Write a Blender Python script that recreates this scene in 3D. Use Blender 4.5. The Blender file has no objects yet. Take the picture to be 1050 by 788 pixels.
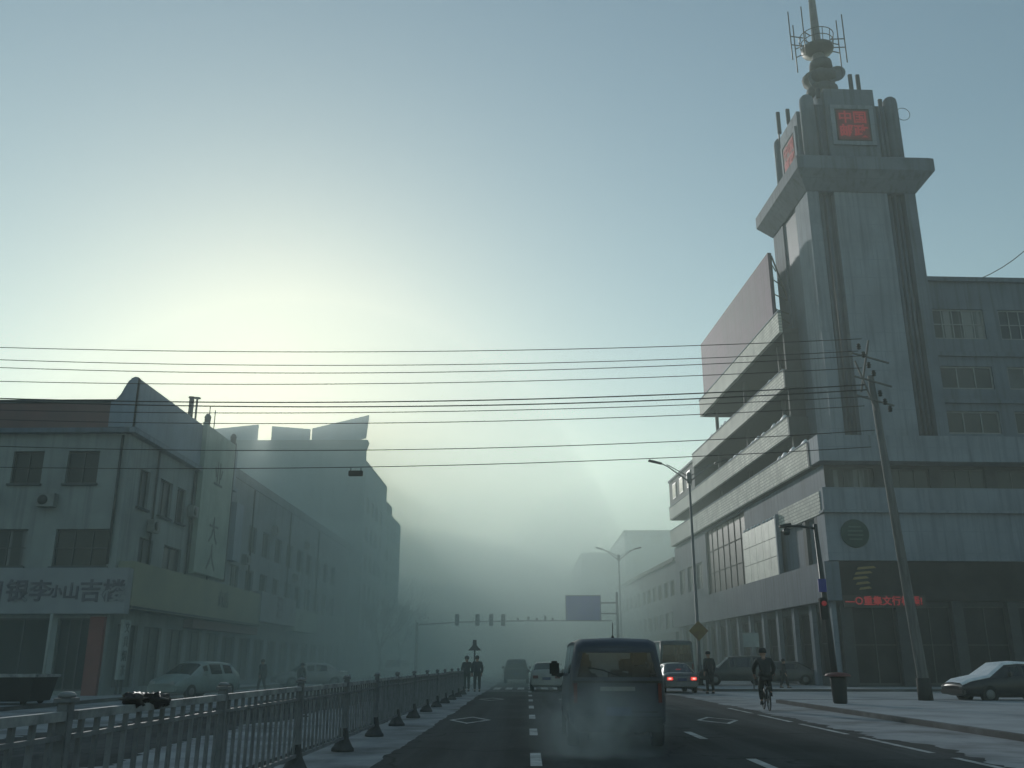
import bpy, bmesh, math, random
from mathutils import Vector, Matrix
random.seed(7)
R = math.radians
SC = bpy.context.scene
COL = SC.collection

# ------------------------------------------------------------------ materials
def nt_new(name):
    m = bpy.data.materials.new(name); m.use_nodes = True
    nt = m.node_tree; nt.nodes.clear()
    out = nt.nodes.new('ShaderNodeOutputMaterial')
    return m, nt, out

MATS = {}
def mat(name, col, rough=0.7, col2=None, scale=2.0, detail=6, metal=0.0, bump=0.0, lo=0.35, hi=0.65,
        emit=None, es=0.0, spec=0.5, stretch=(1, 1, 1), streak=None, brick=None):
    """Procedural surface: two colours mixed by noise, optional vertical rain streaks, optional brick courses."""
    if name in MATS: return MATS[name]
    m, nt, out = nt_new(name)
    N, L = nt.nodes.new, nt.links.new
    b = N('ShaderNodeBsdfPrincipled'); L(b.outputs[0], out.inputs[0])
    b.inputs['Roughness'].default_value = rough; b.inputs['Metallic'].default_value = metal
    b.inputs['Specular IOR Level'].default_value = spec
    tc = N('ShaderNodeTexCoord'); mp = N('ShaderNodeMapping'); mp.inputs['Scale'].default_value = stretch
    L(tc.outputs['Object'], mp.inputs[0])
    if col2 is None: col2 = tuple(c*0.72 for c in col)
    nz = N('ShaderNodeTexNoise'); nz.inputs['Scale'].default_value = scale; nz.inputs['Detail'].default_value = detail
    nz.inputs['Roughness'].default_value = 0.62
    L(mp.outputs[0], nz.inputs['Vector'])
    mr = N('ShaderNodeMapRange'); mr.inputs[1].default_value = lo; mr.inputs[2].default_value = hi
    L(nz.outputs[0], mr.inputs[0])
    mx = N('ShaderNodeMix'); mx.data_type = 'RGBA'
    mx.inputs[6].default_value = (*col, 1); mx.inputs[7].default_value = (*col2, 1)
    L(mr.outputs[0], mx.inputs[0])
    csock = mx.outputs[2]; hsock = nz.outputs[0]
    if streak:
        mp2 = N('ShaderNodeMapping'); mp2.inputs['Scale'].default_value = (2.2, 2.2, 0.12); L(tc.outputs['Object'], mp2.inputs[0])
        n2 = N('ShaderNodeTexNoise'); n2.inputs['Scale'].default_value = 1.6; n2.inputs['Detail'].default_value = 5; L(mp2.outputs[0], n2.inputs['Vector'])
        r2 = N('ShaderNodeMapRange'); r2.inputs[1].default_value = 0.48; r2.inputs[2].default_value = 0.75; L(n2.outputs[0], r2.inputs[0])
        mu = N('ShaderNodeMath'); mu.operation = 'MULTIPLY'; mu.inputs[1].default_value = streak; L(r2.outputs[0], mu.inputs[0])
        m2 = N('ShaderNodeMix'); m2.data_type = 'RGBA'; L(mu.outputs[0], m2.inputs[0]); L(csock, m2.inputs[6])
        m2.inputs[7].default_value = (*(c*0.35 for c in col), 1); csock = m2.outputs[2]
    if brick:
        sx = N('ShaderNodeSeparateXYZ'); L(tc.outputs['Object'], sx.inputs[0])
        ad = N('ShaderNodeMath'); L(sx.outputs[0], ad.inputs[0]); L(sx.outputs[1], ad.inputs[1])
        cb = N('ShaderNodeCombineXYZ'); L(ad.outputs[0], cb.inputs[0]); L(sx.outputs[2], cb.inputs[1])
        bt = N('ShaderNodeTexBrick'); bt.inputs['Scale'].default_value = 1.0
        bt.inputs['Brick Width'].default_value = brick[0]; bt.inputs['Row Height'].default_value = brick[1]
        bt.inputs['Mortar Size'].default_value = brick[2]; L(cb.outputs[0], bt.inputs['Vector'])
        m3 = N('ShaderNodeMix'); m3.data_type = 'RGBA'; L(bt.outputs['Fac'], m3.inputs[0]); L(csock, m3.inputs[6])
        m3.inputs[7].default_value = (*(c*(0.4 if brick[0] < 1 else .68) for c in col), 1); csock = m3.outputs[2]
    L(csock, b.inputs['Base Color'])
    if bump:
        bp = N('ShaderNodeBump'); bp.inputs['Strength'].default_value = bump; bp.inputs['Distance'].default_value = 0.05
        L(hsock, bp.inputs['Height']); L(bp.outputs[0], b.inputs['Normal'])
    if emit:
        b.inputs['Emission Color'].default_value = (*emit, 1); b.inputs['Emission Strength'].default_value = es
    MATS[name] = m
    return m

def glass_mat(name, tint=(0.55, 0.6, 0.62), op=0.45):
    m, nt, out = nt_new(name); N, L = nt.nodes.new, nt.links.new
    t = N('ShaderNodeBsdfTransparent'); t.inputs[0].default_value = (*tint, 1)
    g = N('ShaderNodeBsdfGlossy'); g.inputs['Roughness'].default_value = 0.08; g.inputs[0].default_value = (0.8, 0.85, 0.9, 1)
    d = N('ShaderNodeBsdfDiffuse'); d.inputs[0].default_value = (0.03, 0.035, 0.04, 1)
    lw = N('ShaderNodeLayerWeight'); lw.inputs[0].default_value = .5; pw = N('ShaderNodeMath'); pw.operation = 'POWER'; L(lw.outputs['Facing'], pw.inputs[0]); pw.inputs[1].default_value = 4
    fr = N('ShaderNodeMath'); fr.operation = 'MULTIPLY_ADD'; L(pw.outputs[0], fr.inputs[0]); fr.inputs[1].default_value = .8; fr.inputs[2].default_value = .05
    a = N('ShaderNodeMixShader'); a.inputs[0].default_value = op; L(t.outputs[0], a.inputs[1]); L(d.outputs[0], a.inputs[2])
    x = N('ShaderNodeMixShader'); L(fr.outputs[0], x.inputs[0]); L(a.outputs[0], x.inputs[1]); L(g.outputs[0], x.inputs[2])
    L(x.outputs[0], out.inputs[0]); MATS[name] = m
    return m

def asphalt():
    m, nt, out = nt_new('asphalt'); N, L = nt.nodes.new, nt.links.new
    b = N('ShaderNodeBsdfPrincipled'); b.inputs['Roughness'].default_value = .9; b.inputs['Specular IOR Level'].default_value = .14; L(b.outputs[0], out.inputs[0])
    tc = N('ShaderNodeTexCoord')
    def noise(sc, det, vec, lo, hi, rough=.6):
        mp = N('ShaderNodeMapping'); mp.inputs['Scale'].default_value = vec; L(tc.outputs['Object'], mp.inputs[0])
        n = N('ShaderNodeTexNoise'); n.inputs['Scale'].default_value = sc; n.inputs['Detail'].default_value = det; n.inputs['Roughness'].default_value = rough; L(mp.outputs[0], n.inputs['Vector'])
        r = N('ShaderNodeMapRange'); r.inputs[1].default_value = lo; r.inputs[2].default_value = hi; L(n.outputs[0], r.inputs[0]); return r.outputs[0]
    def mix(f, a, c2, amt=1.0):
        mu = N('ShaderNodeMath'); mu.operation = 'MULTIPLY'; mu.inputs[1].default_value = amt; L(f, mu.inputs[0])
        x = N('ShaderNodeMix'); x.data_type = 'RGBA'; L(mu.outputs[0], x.inputs[0]); x.inputs[7].default_value = (*c2, 1)
        if isinstance(a, tuple): x.inputs[6].default_value = (*a, 1)
        else: L(a, x.inputs[6])
        return x.outputs[2]
    c = mix(noise(.35, 9, (1, 1, 1), .4, .75), (.030, .032, .033), (.062, .065, .067))
    c = mix(noise(1.0, 5, (.9, .02, 1), .46, .68), c, (.085, .09, .094), .75)       # frost and dust between the wheel tracks
    c = mix(noise(.28, 10, (1, .35, 1), .56, .66, .75), c, (.12, .125, .13), .55)   # blown snow patches
    c = mix(noise(14, 4, (1, 1, 1), .5, .8), c, (.015, .015, .016), .6)             # grit
    vo = N('ShaderNodeTexVoronoi'); vo.feature = 'DISTANCE_TO_EDGE'; vo.inputs['Scale'].default_value = .22; vo.inputs['Randomness'].default_value = 1
    dn = N('ShaderNodeTexNoise'); dn.inputs['Scale'].default_value = .9; dn.inputs['Detail'].default_value = 6; L(tc.outputs['Object'], dn.inputs['Vector'])
    va = N('ShaderNodeVectorMath'); va.operation = 'MULTIPLY_ADD'; L(dn.outputs['Color'], va.inputs[0]); va.inputs[1].default_value = (2.2, 2.2, 0); L(tc.outputs['Object'], va.inputs[2]); L(va.outputs[0], vo.inputs['Vector'])
    r = N('ShaderNodeMapRange'); r.inputs[1].default_value = .012; r.inputs[2].default_value = .0; L(vo.outputs['Distance'], r.inputs[0])
    c = mix(r.outputs[0], c, (.012, .012, .013), .8)                                # cracks
    L(c, b.inputs['Base Color']); MATS['asphalt'] = m; return m
ASPHALT = asphalt()
GROUND = mat('frozen_ground', (0.10, 0.10, 0.10), 0.9, (0.2, 0.2, 0.21), 0.12, 8)
SNOWV = mat('dirty_snow', (0.27, 0.285, 0.305), 0.85, (0.09, 0.095, 0.10), 0.6, 10, bump=0.4, lo=0.42, hi=0.68)
SNOWP = mat('trodden_snow', (0.32, 0.34, 0.365), 0.85, (0.19, 0.20, 0.215), 0.5, 10, bump=0.4, lo=0.42, hi=0.7)
SNOW = mat('fresh_snow', (0.8, 0.82, 0.85), 0.8, (0.62, 0.65, 0.69), 3, 6, bump=0.5)
KERB = mat('kerb_stone', (0.06, 0.062, 0.064), 0.9, (0.12, 0.125, 0.13), .8, 8, lo=.5, hi=.7)
PAINT = mat('road_paint', (0.46, 0.47, 0.47), 0.7, (0.13, 0.135, 0.135), 2.5, 9, lo=0.4, hi=0.7)
CONC = mat('grey_render', (0.125, 0.158, 0.2), 0.85, (0.088, 0.112, 0.145), 0.4, 9, streak=0.75, brick=(2.4, 1.5, .014), bump=.15)
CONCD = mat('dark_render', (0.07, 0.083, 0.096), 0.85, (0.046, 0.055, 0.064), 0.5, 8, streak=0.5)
CONCL = mat('pale_render', (0.205, 0.245, 0.295), 0.85, (0.145, 0.175, 0.215), 0.35, 9, streak=0.75, brick=(1.86, 1.3, .018), bump=.15)
FLUTE = mat('blue_grey_tile', (0.065, 0.092, 0.13), 0.6, (0.045, 0.064, 0.092), 0.8, 6, streak=0.4)
BRICKP = mat('pale_brick_parapet', (0.76, 0.745, 0.67), 0.85, (0.46, 0.455, 0.41), 0.9, 8, streak=0.5, brick=(0.6, 0.22, 0.03))
SHADED = mat('shaded_render', (0.045, 0.053, 0.06), 0.9)  # shade of soffits, recesses and shopfront put into a darker tone
WIN = mat('window_glass', (0.016, 0.021, 0.026), 0.2, (0.03, 0.037, 0.043), 0.6, 3, spec=0.3)
WINB = mat('window_glass_blue', (0.03, 0.045, 0.068), 0.3, (0.018, 0.027, 0.04), 0.5, 3, spec=.2)
FRAME = mat('window_frame', (0.22, 0.24, 0.25), 0.5)
FRAMED = mat('dark_frame', (0.05, 0.055, 0.06), 0.5)
SHOPD = mat('shop_interior_glass', (0.006, 0.008, 0.011), 0.45, (0.022, 0.026, 0.03), 0.7, 4, spec=.12)
REDB = mat('faded_red_band', (0.16, 0.095, 0.095), 0.8, (0.12, 0.085, 0.09), 0.7, 7)
WALLA = mat('old_shop_wall', (0.25, 0.285, 0.29), 0.88, (0.18, 0.205, 0.215), 0.45, 9, streak=0.55, bump=.2)
WALLA2 = mat('blue_grey_wall', (0.22, 0.25, 0.28), 0.88, (0.165, 0.19, 0.215), 0.45, 9, streak=0.55, bump=.2)
PARAB = mat('slate_parapet_sheet', (0.2, 0.25, 0.325), 0.6, (0.155, 0.195, 0.25), 0.4, 6, streak=0.3)
BANNER = mat('pale_banner', (0.24, 0.26, 0.29), 0.7, (0.18, 0.2, 0.225), 0.6, 5)
GREENS = mat('olive_sign_board', (0.235, 0.25, 0.18), 0.7, (0.18, 0.2, 0.16), 0.5, 5)
VERTS = mat('pale_green_sign', (0.3, 0.37, 0.33), 0.7, (0.22, 0.275, 0.25), 0.7, 5, streak=0.3)
INK = mat('sign_ink', (0.055, 0.05, 0.075), 0.8, (.12, .12, .145), 3, 5)
INKG = mat('sign_ink_grey', (0.12, 0.14, 0.14), 0.8)
PINK = mat('faded_billboard', (0.15, 0.085, 0.14), 0.8, (0.10, 0.085, 0.115), 0.15, 4, streak=0.5, brick=(2.5, 1.25, .03))
STEEL = mat('galvanised_steel', (0.16, 0.17, 0.175), 0.55, metal=0.4)
STEELD = mat('dark_steel', (0.045, 0.05, 0.052), 0.5, metal=0.3)
RAIL = mat('railing_paint', (0.19, 0.205, 0.22), 0.65, (0.11, 0.12, 0.13), 4)
RAILT = mat('railing_frost', (0.33, 0.35, 0.365), 0.7, (.12, .13, .14), 3)
RUBBER = mat('rubber', (0.012, 0.012, 0.013), 0.85)
WOOD = mat('weathered_pole', (0.15, 0.15, 0.148), 0.9, (0.09, 0.09, 0.09), 3, stretch=(4, 4, 0.4), bump=0.4)
WIRE = mat('cable_black', (0.012, 0.012, 0.013), 0.7)
BLUES = mat('blue_sign_panel', (0.03, 0.035, 0.5), 0.6, (0.025, 0.03, 0.4), 0.8)
BLUE2 = mat('deep_blue_panel', (0.02, 0.03, 0.25), 0.5)
YEL = mat('yellow_sign', (0.17, 0.13, 0.025), 0.7, (0.12, 0.06, 0.025), 1.5, 4)
GREYS = mat('grey_sign', (0.3, 0.33, 0.33), 0.6)
GOLD = mat('gold_letters', (0.22, 0.16, 0.05), 0.5)
EMBG = mat('emblem_green', (0.008, 0.05, 0.045), 0.7, spec=.2)
BARK = mat('bark', (0.045, 0.04, 0.036), 0.9, scale=6)
LED = mat('led_red', (0.05, 0.005, 0.005), 0.5, emit=(1, 0.06, 0.08), es=0.19)
LEDBG = mat('led_panel_red', (0.05, 0.01, 0.01), 0.5, emit=(0.5, 0.02, 0.025), es=0.045, lo=0.3, hi=0.7)
LEDBK = mat('led_panel_black', (0.012, 0.012, 0.013), 0.5)
TAILON = mat('tail_light_on', (0.3, 0.01, 0.01), 0.3, emit=(1.0, 0.06, 0.04), es=1.3)
TAILHOT = mat('tail_light_core', (0.3, 0.05, 0.04), 0.3, emit=(1.0, 0.4, 0.33), es=2.2)
TAILOFF = mat('tail_light_off', (0.12, 0.01, 0.012), 0.25)
LAMPG = mat('headlamp_glass', (0.35, 0.37, 0.38), 0.2)
PLATE = mat('plate_blue', (0.03, 0.05, 0.14), 0.4)
SKIN = mat('skin', (0.36, 0.22, 0.16), 0.6)
HAIR = mat('hair', (0.012, 0.011, 0.01), 0.7)
CLOTHK = mat('dark_padded_cloth', (0.016, 0.018, 0.021), 0.9, (0.026, 0.028, 0.03), 6)
CLOTHB = mat('navy_cloth', (0.018, 0.022, 0.032), 0.9)
CLOTHG = mat('charcoal_trousers', (0.014, 0.015, 0.016), 0.9)
CGLASS = glass_mat('car_glass', (0.45, 0.5, 0.52), 0.35)
SEATM = mat('seat_cloth', (.008, .011, .018), .95, spec=.1)
VGLASS = glass_mat('van_glass', (0.62, 0.67, 0.70), 0.42)

# ------------------------------------------------------------------ mesh builder
class MB:
    def __init__(s): s.v = []; s.f = []; s.m = []; s.mats = []; s.sm = []
    def mi(s, m):
        if m not in s.mats: s.mats.append(m)
        return s.mats.index(m)
    def add(s, vs, fs, m, smooth=False):
        b = len(s.v); s.v += [tuple(v) for v in vs]; k = s.mi(m)
        for f in fs: s.f.append(tuple(b+i for i in f)); s.m.append(k); s.sm.append(smooth)
        return s
    def box(s, x0, x1, y0, y1, z0, z1, m, P=None):
        vs = [(x, y, z) for x in (x0, x1) for y in (y0, y1) for z in (z0, z1)]
        if P: vs = [P(*q) for q in vs]
        return s.add(vs, [(0, 1, 3, 2), (4, 6, 7, 5), (0, 4, 5, 1), (2, 3, 7, 6), (0, 2, 6, 4), (1, 5, 7, 3)], m)
    def quad(s, a, b, c, d, m): return s.add([a, b, c, d], [(0, 1, 2, 3)], m)
    def bar(s, p0, p1, w, h, m):
        p0, p1 = Vector(p0), Vector(p1); d = (p1-p0).normalized()
        up = Vector((0, 0, 1)) if abs(d.z) < 0.95 else Vector((0, 1, 0))
        sx = d.cross(up).normalized()*w/2; sy = sx.cross(d).normalized()*h/2
        vs = [q+a*sx+b*sy for q in (p0, p1) for a, b in ((-1, -1), (1, -1), (1, 1), (-1, 1))]
        return s.add(vs, [(0, 1, 2, 3), (4, 7, 6, 5), (0, 4, 5, 1), (1, 5, 6, 2), (2, 6, 7, 3), (3, 7, 4, 0)], m)
    def tube(s, pts, rs, m, n=8, cap=True):
        pts = [Vector(p) for p in pts]
        if not isinstance(rs, (list, tuple)): rs = [rs]*len(pts)
        b = []; prev = None
        for i, p in enumerate(pts):
            d = (pts[min(i+1, len(pts)-1)]-pts[max(i-1, 0)]).normalized()
            if prev is None:
                a = d.cross(Vector((0, 0, 1)) if abs(d.z) < 0.9 else Vector((1, 0, 0))).normalized()
            else: a = (prev-d*prev.dot(d)).normalized()
            prev = a; c = d.cross(a)
            b += [p+rs[i]*(math.cos(t)*a+math.sin(t)*c) for t in (2*math.pi*k/n for k in range(n))]
        fs = [(i*n+k, i*n+(k+1) % n, (i+1)*n+(k+1) % n, (i+1)*n+k) for i in range(len(pts)-1) for k in range(n)]
        if cap: fs += [tuple(range(n))[::-1], tuple((len(pts)-1)*n+k for k in range(n))]
        return s.add(b, fs, m, True)
    def lathe(s, prof, m, c=(0, 0, 0), n=16, axis='z'):
        vs = []
        for r, h in prof:
            for k in range(n):
                t = 2*math.pi*k/n; q = (r*math.cos(t), r*math.sin(t), h)
                if axis == 'x': q = (q[2], q[0], q[1])
                if axis == 'y': q = (q[0], q[2], q[1])
                vs.append((c[0]+q[0], c[1]+q[1], c[2]+q[2]))
        L = len(prof)
        fs = [(i*n+k, i*n+(k+1) % n, (i+1)*n+(k+1) % n, (i+1)*n+k) for i in range(L-1) for k in range(n)]
        fs += [tuple(range(n))[::-1], tuple((L-1)*n+k for k in range(n))]
        return s.add(vs, fs, m, True)
    def prism(s, poly, d0, d1, m, P):
        """outline poly [(a,b)] extruded between depths; P(a,b,d) maps to space"""
        n = len(poly); vs = [P(a, b, d0) for a, b in poly]+[P(a, b, d1) for a, b in poly]
        return s.add(vs, [tuple(range(n)), tuple(range(n, 2*n))[::-1]]+[(i, (i+1) % n, n+(i+1) % n, n+i) for i in range(n)], m)
    def build(s, name, parent=None, fix=True, bevel=0.0):
        me = bpy.data.meshes.new(name); me.from_pydata(s.v, [], s.f)
        for m in s.mats: me.materials.append(m)
        me.polygons.foreach_set('material_index', s.m); me.polygons.foreach_set('use_smooth', s.sm)
        if fix:
            bm = bmesh.new(); bm.from_mesh(me); bmesh.ops.recalc_face_normals(bm, faces=bm.faces)
            if bevel:
                bmesh.ops.bevel(bm, geom=[e for e in bm.edges if e.is_manifold and e.calc_face_angle(0) > 0.7], offset=bevel, segments=2, affect='EDGES')
            bm.to_mesh(me); bm.free()
        o = bpy.data.objects.new(name, me); COL.objects.link(o)
        if parent: o.parent = parent
        return o

def thing(name, label, cat, loc=(0, 0, 0), rz=0.0, group=None):
    o = bpy.data.objects.new(name, None); COL.objects.link(o); o.location = loc; o.rotation_euler = (0, 0, rz)
    o.empty_display_size = 0.3
    return tag(o, label, cat, group)
def tag(o, label, cat, group=None):
    o['label'] = label; o['category'] = cat
    if group: o['group'] = group
    return o
def kind(o, k): o['kind'] = k; return o
def dup(o, loc=None, rz=None, label=None, parent=None):
    c = o.copy(); COL.objects.link(c)
    if parent: c.parent = parent
    if loc is not None: c.location = loc
    if rz is not None: c.rotation_euler = (0, 0, rz)
    if label: c['label'] = label
    for ch in list(o.children): dup(ch, parent=c)
    return c

def text(txt, size, m, name, parent, M, ext=0.015, bold=0.0, spacing=1.0):
    cu = bpy.data.curves.new(name, 'FONT'); cu.body = txt; cu.size = size; cu.extrude = ext; cu.offset = bold
    cu.align_x = 'CENTER'; cu.align_y = 'CENTER'; cu.resolution_u = 2; cu.space_character = spacing
    o = bpy.data.objects.new(name, cu); COL.objects.link(o)
    dg = bpy.context.evaluated_depsgraph_get()
    me = bpy.data.meshes.new_from_object(o.evaluated_get(dg)); me.transform(M)
    me.materials.clear(); me.materials.append(m)
    bpy.data.objects.remove(o)
    q = bpy.data.objects.new(name, me); COL.objects.link(q); q.parent = parent
    return q
def TM(loc, facing):
    """text frame: facing '-y' (reads left to right along +x), '-x' (along -y), '+x' (along +y)"""
    rot = {'-y': Matrix.Rotation(R(90), 4, 'X'), '-x': Matrix.Rotation(R(-90), 4, 'Z') @ Matrix.Rotation(R(90), 4, 'X'),
           '+x': Matrix.Rotation(R(90), 4, 'Z') @ Matrix.Rotation(R(90), 4, 'X')}[facing]
    return Matrix.Translation(loc) @ rot

# facade frames: P(u, z, d): u along wall, d outward
def FR(y0): return lambda u, z, d: (u, y0-d, z)          # faces -y
def SRm(x0): return lambda u, z, d: (x0-d, u, z)         # faces -x, u = y
def SRp(x0): return lambda u, z, d: (x0+d, u, z)         # faces +x, u = y

def wall(mb, P, u0, u1, z0, z1, holes, m, t=0.22, mr=None):
    us = sorted({u0, u1, *[h[0] for h in holes], *[h[1] for h in holes]}); zs = sorted({z0, z1, *[h[2] for h in holes], *[h[3] for h in holes]})
    for a, b in zip(us, us[1:]):
        for c, d in zip(zs, zs[1:]):
            mu, mz = (a+b)/2, (c+d)/2
            if any(h[0] < mu < h[1] and h[2] < mz < h[3] for h in holes): continue
            mb.quad(P(a, c, 0), P(b, c, 0), P(b, d, 0), P(a, d, 0), m)
    for h in holes:
        a, b, c, d = h; k = mr or m
        for p, q in (((a, c), (b, c)), ((b, c), (b, d)), ((b, d), (a, d)), ((a, d), (a, c))):
            mb.quad(P(*p, 0), P(*q, 0), P(*q, -t), P(*p, -t), k)

CURT = mat('curtained_glass', (0.16, 0.175, 0.18), 0.4, (0.03, 0.036, 0.042), 1.3, 2, lo=.46, hi=.54, stretch=(1.5, 1.5, .06), spec=.3)
CURT2 = mat('frosted_glass', (0.085, 0.10, 0.115), 0.4, (0.04, 0.05, 0.058), .7, 4, spec=.3)
wrng = random.Random(21)
def window(par, P, h, nx=2, nz=1, fm=None, gm=None, t=0.22, w=0.07, sill=None, name='window'):
    a, b, c, d = h; fm = fm or FRAME; gm = gm or WIN; f = MB()
    if gm in (WIN, WINB):
        q_ = wrng.random(); gm = CURT if q_ < .22 else CURT2 if q_ < .42 else gm
    D0, D1 = -t+0.02, -t+0.09
    B = lambda u0, u1, z0, z1: f.box(u0, u1, z0, z1, D0, D1, fm, lambda u, z, dd: P(u, z, dd))
    e = 0.003
    B(a+e, b-e, c+e, c+w); B(a+e, b-e, d-w, d-e); B(a+e, a+w, c+w, d-w); B(b-w, b-e, c+w, d-w)
    for i in range(1, nx):
        u = a+(b-a)*i/nx; B(u-w*.4, u+w*.4, c+w, d-w)
    for i in range(1, nz):
        z = c+(d-c)*i/nz
        for k in range(nx):
            B(a+(b-a)*k/nx+w*.4+e, a+(b-a)*(k+1)/nx-w*.4-e, z-w*.35, z+w*.35)
    o = f.build(name, par)
    g = MB(); g.box(a+.02, b-.02, c+.02, d-.02, -t-0.03, -t+0.045, gm, lambda u, z, dd: P(u, z, dd)); g.build('pane', o)
    if sill:
        s = MB(); s.box(a-.08, b+.08, c-.1, c-.005, 0.003, 0.13, sill, lambda u, z, dd: P(u, z, dd)); s.build('sill', o)
    return o

# ------------------------------------------------------------------ setting
def sheet(name, x0, x1, y0, y1, z, m, step=None):
    mb = MB()
    mb.quad((x0, y0, z), (x1, y0, z), (x1, y1, z), (x0, y1, z), m)
    return kind(mb.build(name, fix=False), 'structure')
sheet('ground', -390, 390, -390, 690, -0.012, GROUND)
sheet('road', -16.2, 9.3, -390, 690, 0.0, ASPHALT)
rng = random.Random(3)
def ragged(name, xa, xb, y0, y1, z, m, ja, jb, dy=0.16):
    mb = MB(); n = int((y1-y0)/dy); vs = []; fs = []
    ra = rb = 0
    for i in range(n+1):
        ra = ra*.93+rng.uniform(-1, 1)*.22; rb = rb*.93+rng.uniform(-1, 1)*.22; fa, fb_ = rng.uniform(-.12, .12), rng.uniform(-.12, .12)
        vs += [(xa+ja*(ra+fa), y0+i*dy, z), (xb+jb*(rb+fb_), y0+i*dy, z)]
    fs = [(2*i, 2*i+1, 2*i+3, 2*i+2) for i in range(n)]
    mb.add(vs, fs, m); return kind(mb.build(name, fix=False), 'structure')
ragged('snow_verge', 7.0, 9.296, -10, 140, 0.004, SNOWV, 0.5, 0.0)
ragged('snow_strip', -3.6, -2.25, -10, 140, 0.004, SNOWV, 0.12, 0.12)
ragged('snow_verge', -16.19, -10.2, -10, 140, 0.004, SNOWV, 0.0, 0.9)
ragged('snow_verge', -6.4, -3.9, -10, 140, 0.004, SNOWV, 0.7, 0.1)
def slab(name, x0, x1, y0, y1, z, m, kerb=True):
    mb = MB(); mb.box(x0, x1, y0, y1, -0.01, z, m); kind(mb.build(name), 'structure')
slab('pavement', 9.46, 120, -380, 36.5, 0.12, SNOWP)
slab('pavement', 9.46, 120, 51.5, 400, 0.12, SNOWP)
sheet('driveway', 9.3, 120, 36.5, 51.5, 0.0, SNOWP)
slab('pavement', -120, -16.36, -380, 400, 0.12, SNOWP)
for x0, x1, y0, y1 in ((9.3, 9.457, -380, 36.5), (9.3, 9.457, 51.5, 400), (-16.357, -16.2, -380, 400)):
    mb = MB(); mb.box(x0, x1, y0, y1, -0.01, 0.125, KERB); kind(mb.build('kerb'), 'structure')
mb = MB(); mb.box(9.46, 60, 36.503, 36.65, -0.01, 0.125, KERB); mb.box(9.46, 60, 51.35, 51.497, -0.01, 0.125, KERB); kind(mb.build('kerb'), 'structure')
# painted markings
mk = MB(); Z = 0.008
def dash(x, y, l, w=0.15): mk.quad((x-w/2, y, Z), (x+w/2, y, Z), (x+w/2, y+l, Z), (x-w/2, y+l, Z), PAINT)
for k in range(16): dash(0.12, 14.1+k*5.9, 2.0, 0.17); dash(3.42, 13.2+k*5.9, 2.0, 0.16) if k*5.9+13.2 < 50 or True else None
def diamond(cx, cy, a, b, w):
    o = [(cx, cy-b), (cx+a, cy), (cx, cy+b), (cx-a, cy)]; i = [(cx, cy-b+w*3), (cx+a-w, cy), (cx, cy+b-w*3), (cx-a+w, cy)]
    for k in range(4):
        j = (k+1) % 4; mk.quad((*o[k], Z), (*o[j], Z), (*i[j], Z), (*i[k], Z), PAINT)
for cx in (-1.5, 1.8, 4.9):
    diamond(cx, 25.3, 0.55, 1.5, 0.11); diamond(cx, 40.0, 0.55, 1.5, 0.11)
for k in range(5): mk.quad((6.55, 12+k*4.2, Z), (6.68, 12+k*4.2, Z), (6.68, 15.4+k*4.2, Z), (6.55, 15.4+k*4.2, Z), PAINT)
mk.quad((-2.1, 51.6, Z), (6.6, 51.6, Z), (6.6, 52.1, Z), (-2.1, 52.1, Z), PAINT)
for k in range(13): mk.quad((-2.0+k*.7, 55, Z), (-1.6+k*.7, 55, Z), (-1.6+k*.7, 59.5, Z), (-2.0+k*.7, 59.5, Z), PAINT)
kind(mk.build('road_markings', fix=False), 'structure')

# ------------------------------------------------------------------ right-hand corner building (local: x along its front, y along the street)
TH = R(3.5); C0 = Vector((18.1, 56, 0))
def RW(u, v, z): return (C0.x+u*math.cos(TH)-v*math.sin(TH), C0.y+u*math.sin(TH)+v*math.cos(TH), z)
B = thing('corner_building', 'large grey corner building with brick balcony bands and a tall square tower', 'building', C0, TH)
# ground floor and fascias
st = MB(); P = SRm(0.35); holes = [(1.2+k*3.3, 3.6+k*3.3, 0.7, 4.5) for k in range(12)]
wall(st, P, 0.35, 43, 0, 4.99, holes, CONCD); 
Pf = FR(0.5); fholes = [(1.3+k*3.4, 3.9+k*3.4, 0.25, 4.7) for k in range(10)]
wall(st, Pf, 0.35, 36, 0, 4.99, fholes, SHADED)
st.build('ground_floor_wall', B, fix=False)
for h in holes: window(B, P, h, 2, 2, FRAMED, SHOPD, name='shop_window')
for h in fholes: window(B, Pf, h, 2, 2, FRAMED, SHOPD, name='shop_window')
pp = MB().box(0.05, 0.345, 0, .5, 0, 4.98, CONCL).build('pilaster', B); pp.location = (0, .45, 0)
for k in range(1, 13): dup(pp, parent=B, loc=(0, .45+k*3.3, 0))
pp = MB().box(0, .6, 0.15, 0.495, 0, 4.98, SHADED).build('pilaster', B); pp.location = (.45, 0, 0)
for k in range(1, 10): dup(pp, parent=B, loc=(.45+k*3.4, 0, 0))
sg = MB(); sg.box(-0.28, 0.6, 0.0, 43, 5.0, 7.29, CONC); sg.build('street_fascia', B)
sg = MB(); sg.box(0.0, 36, 0.2, 1.2, 5.0, 7.33, SHOPD); sg.build('dark_fascia', B)
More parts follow.
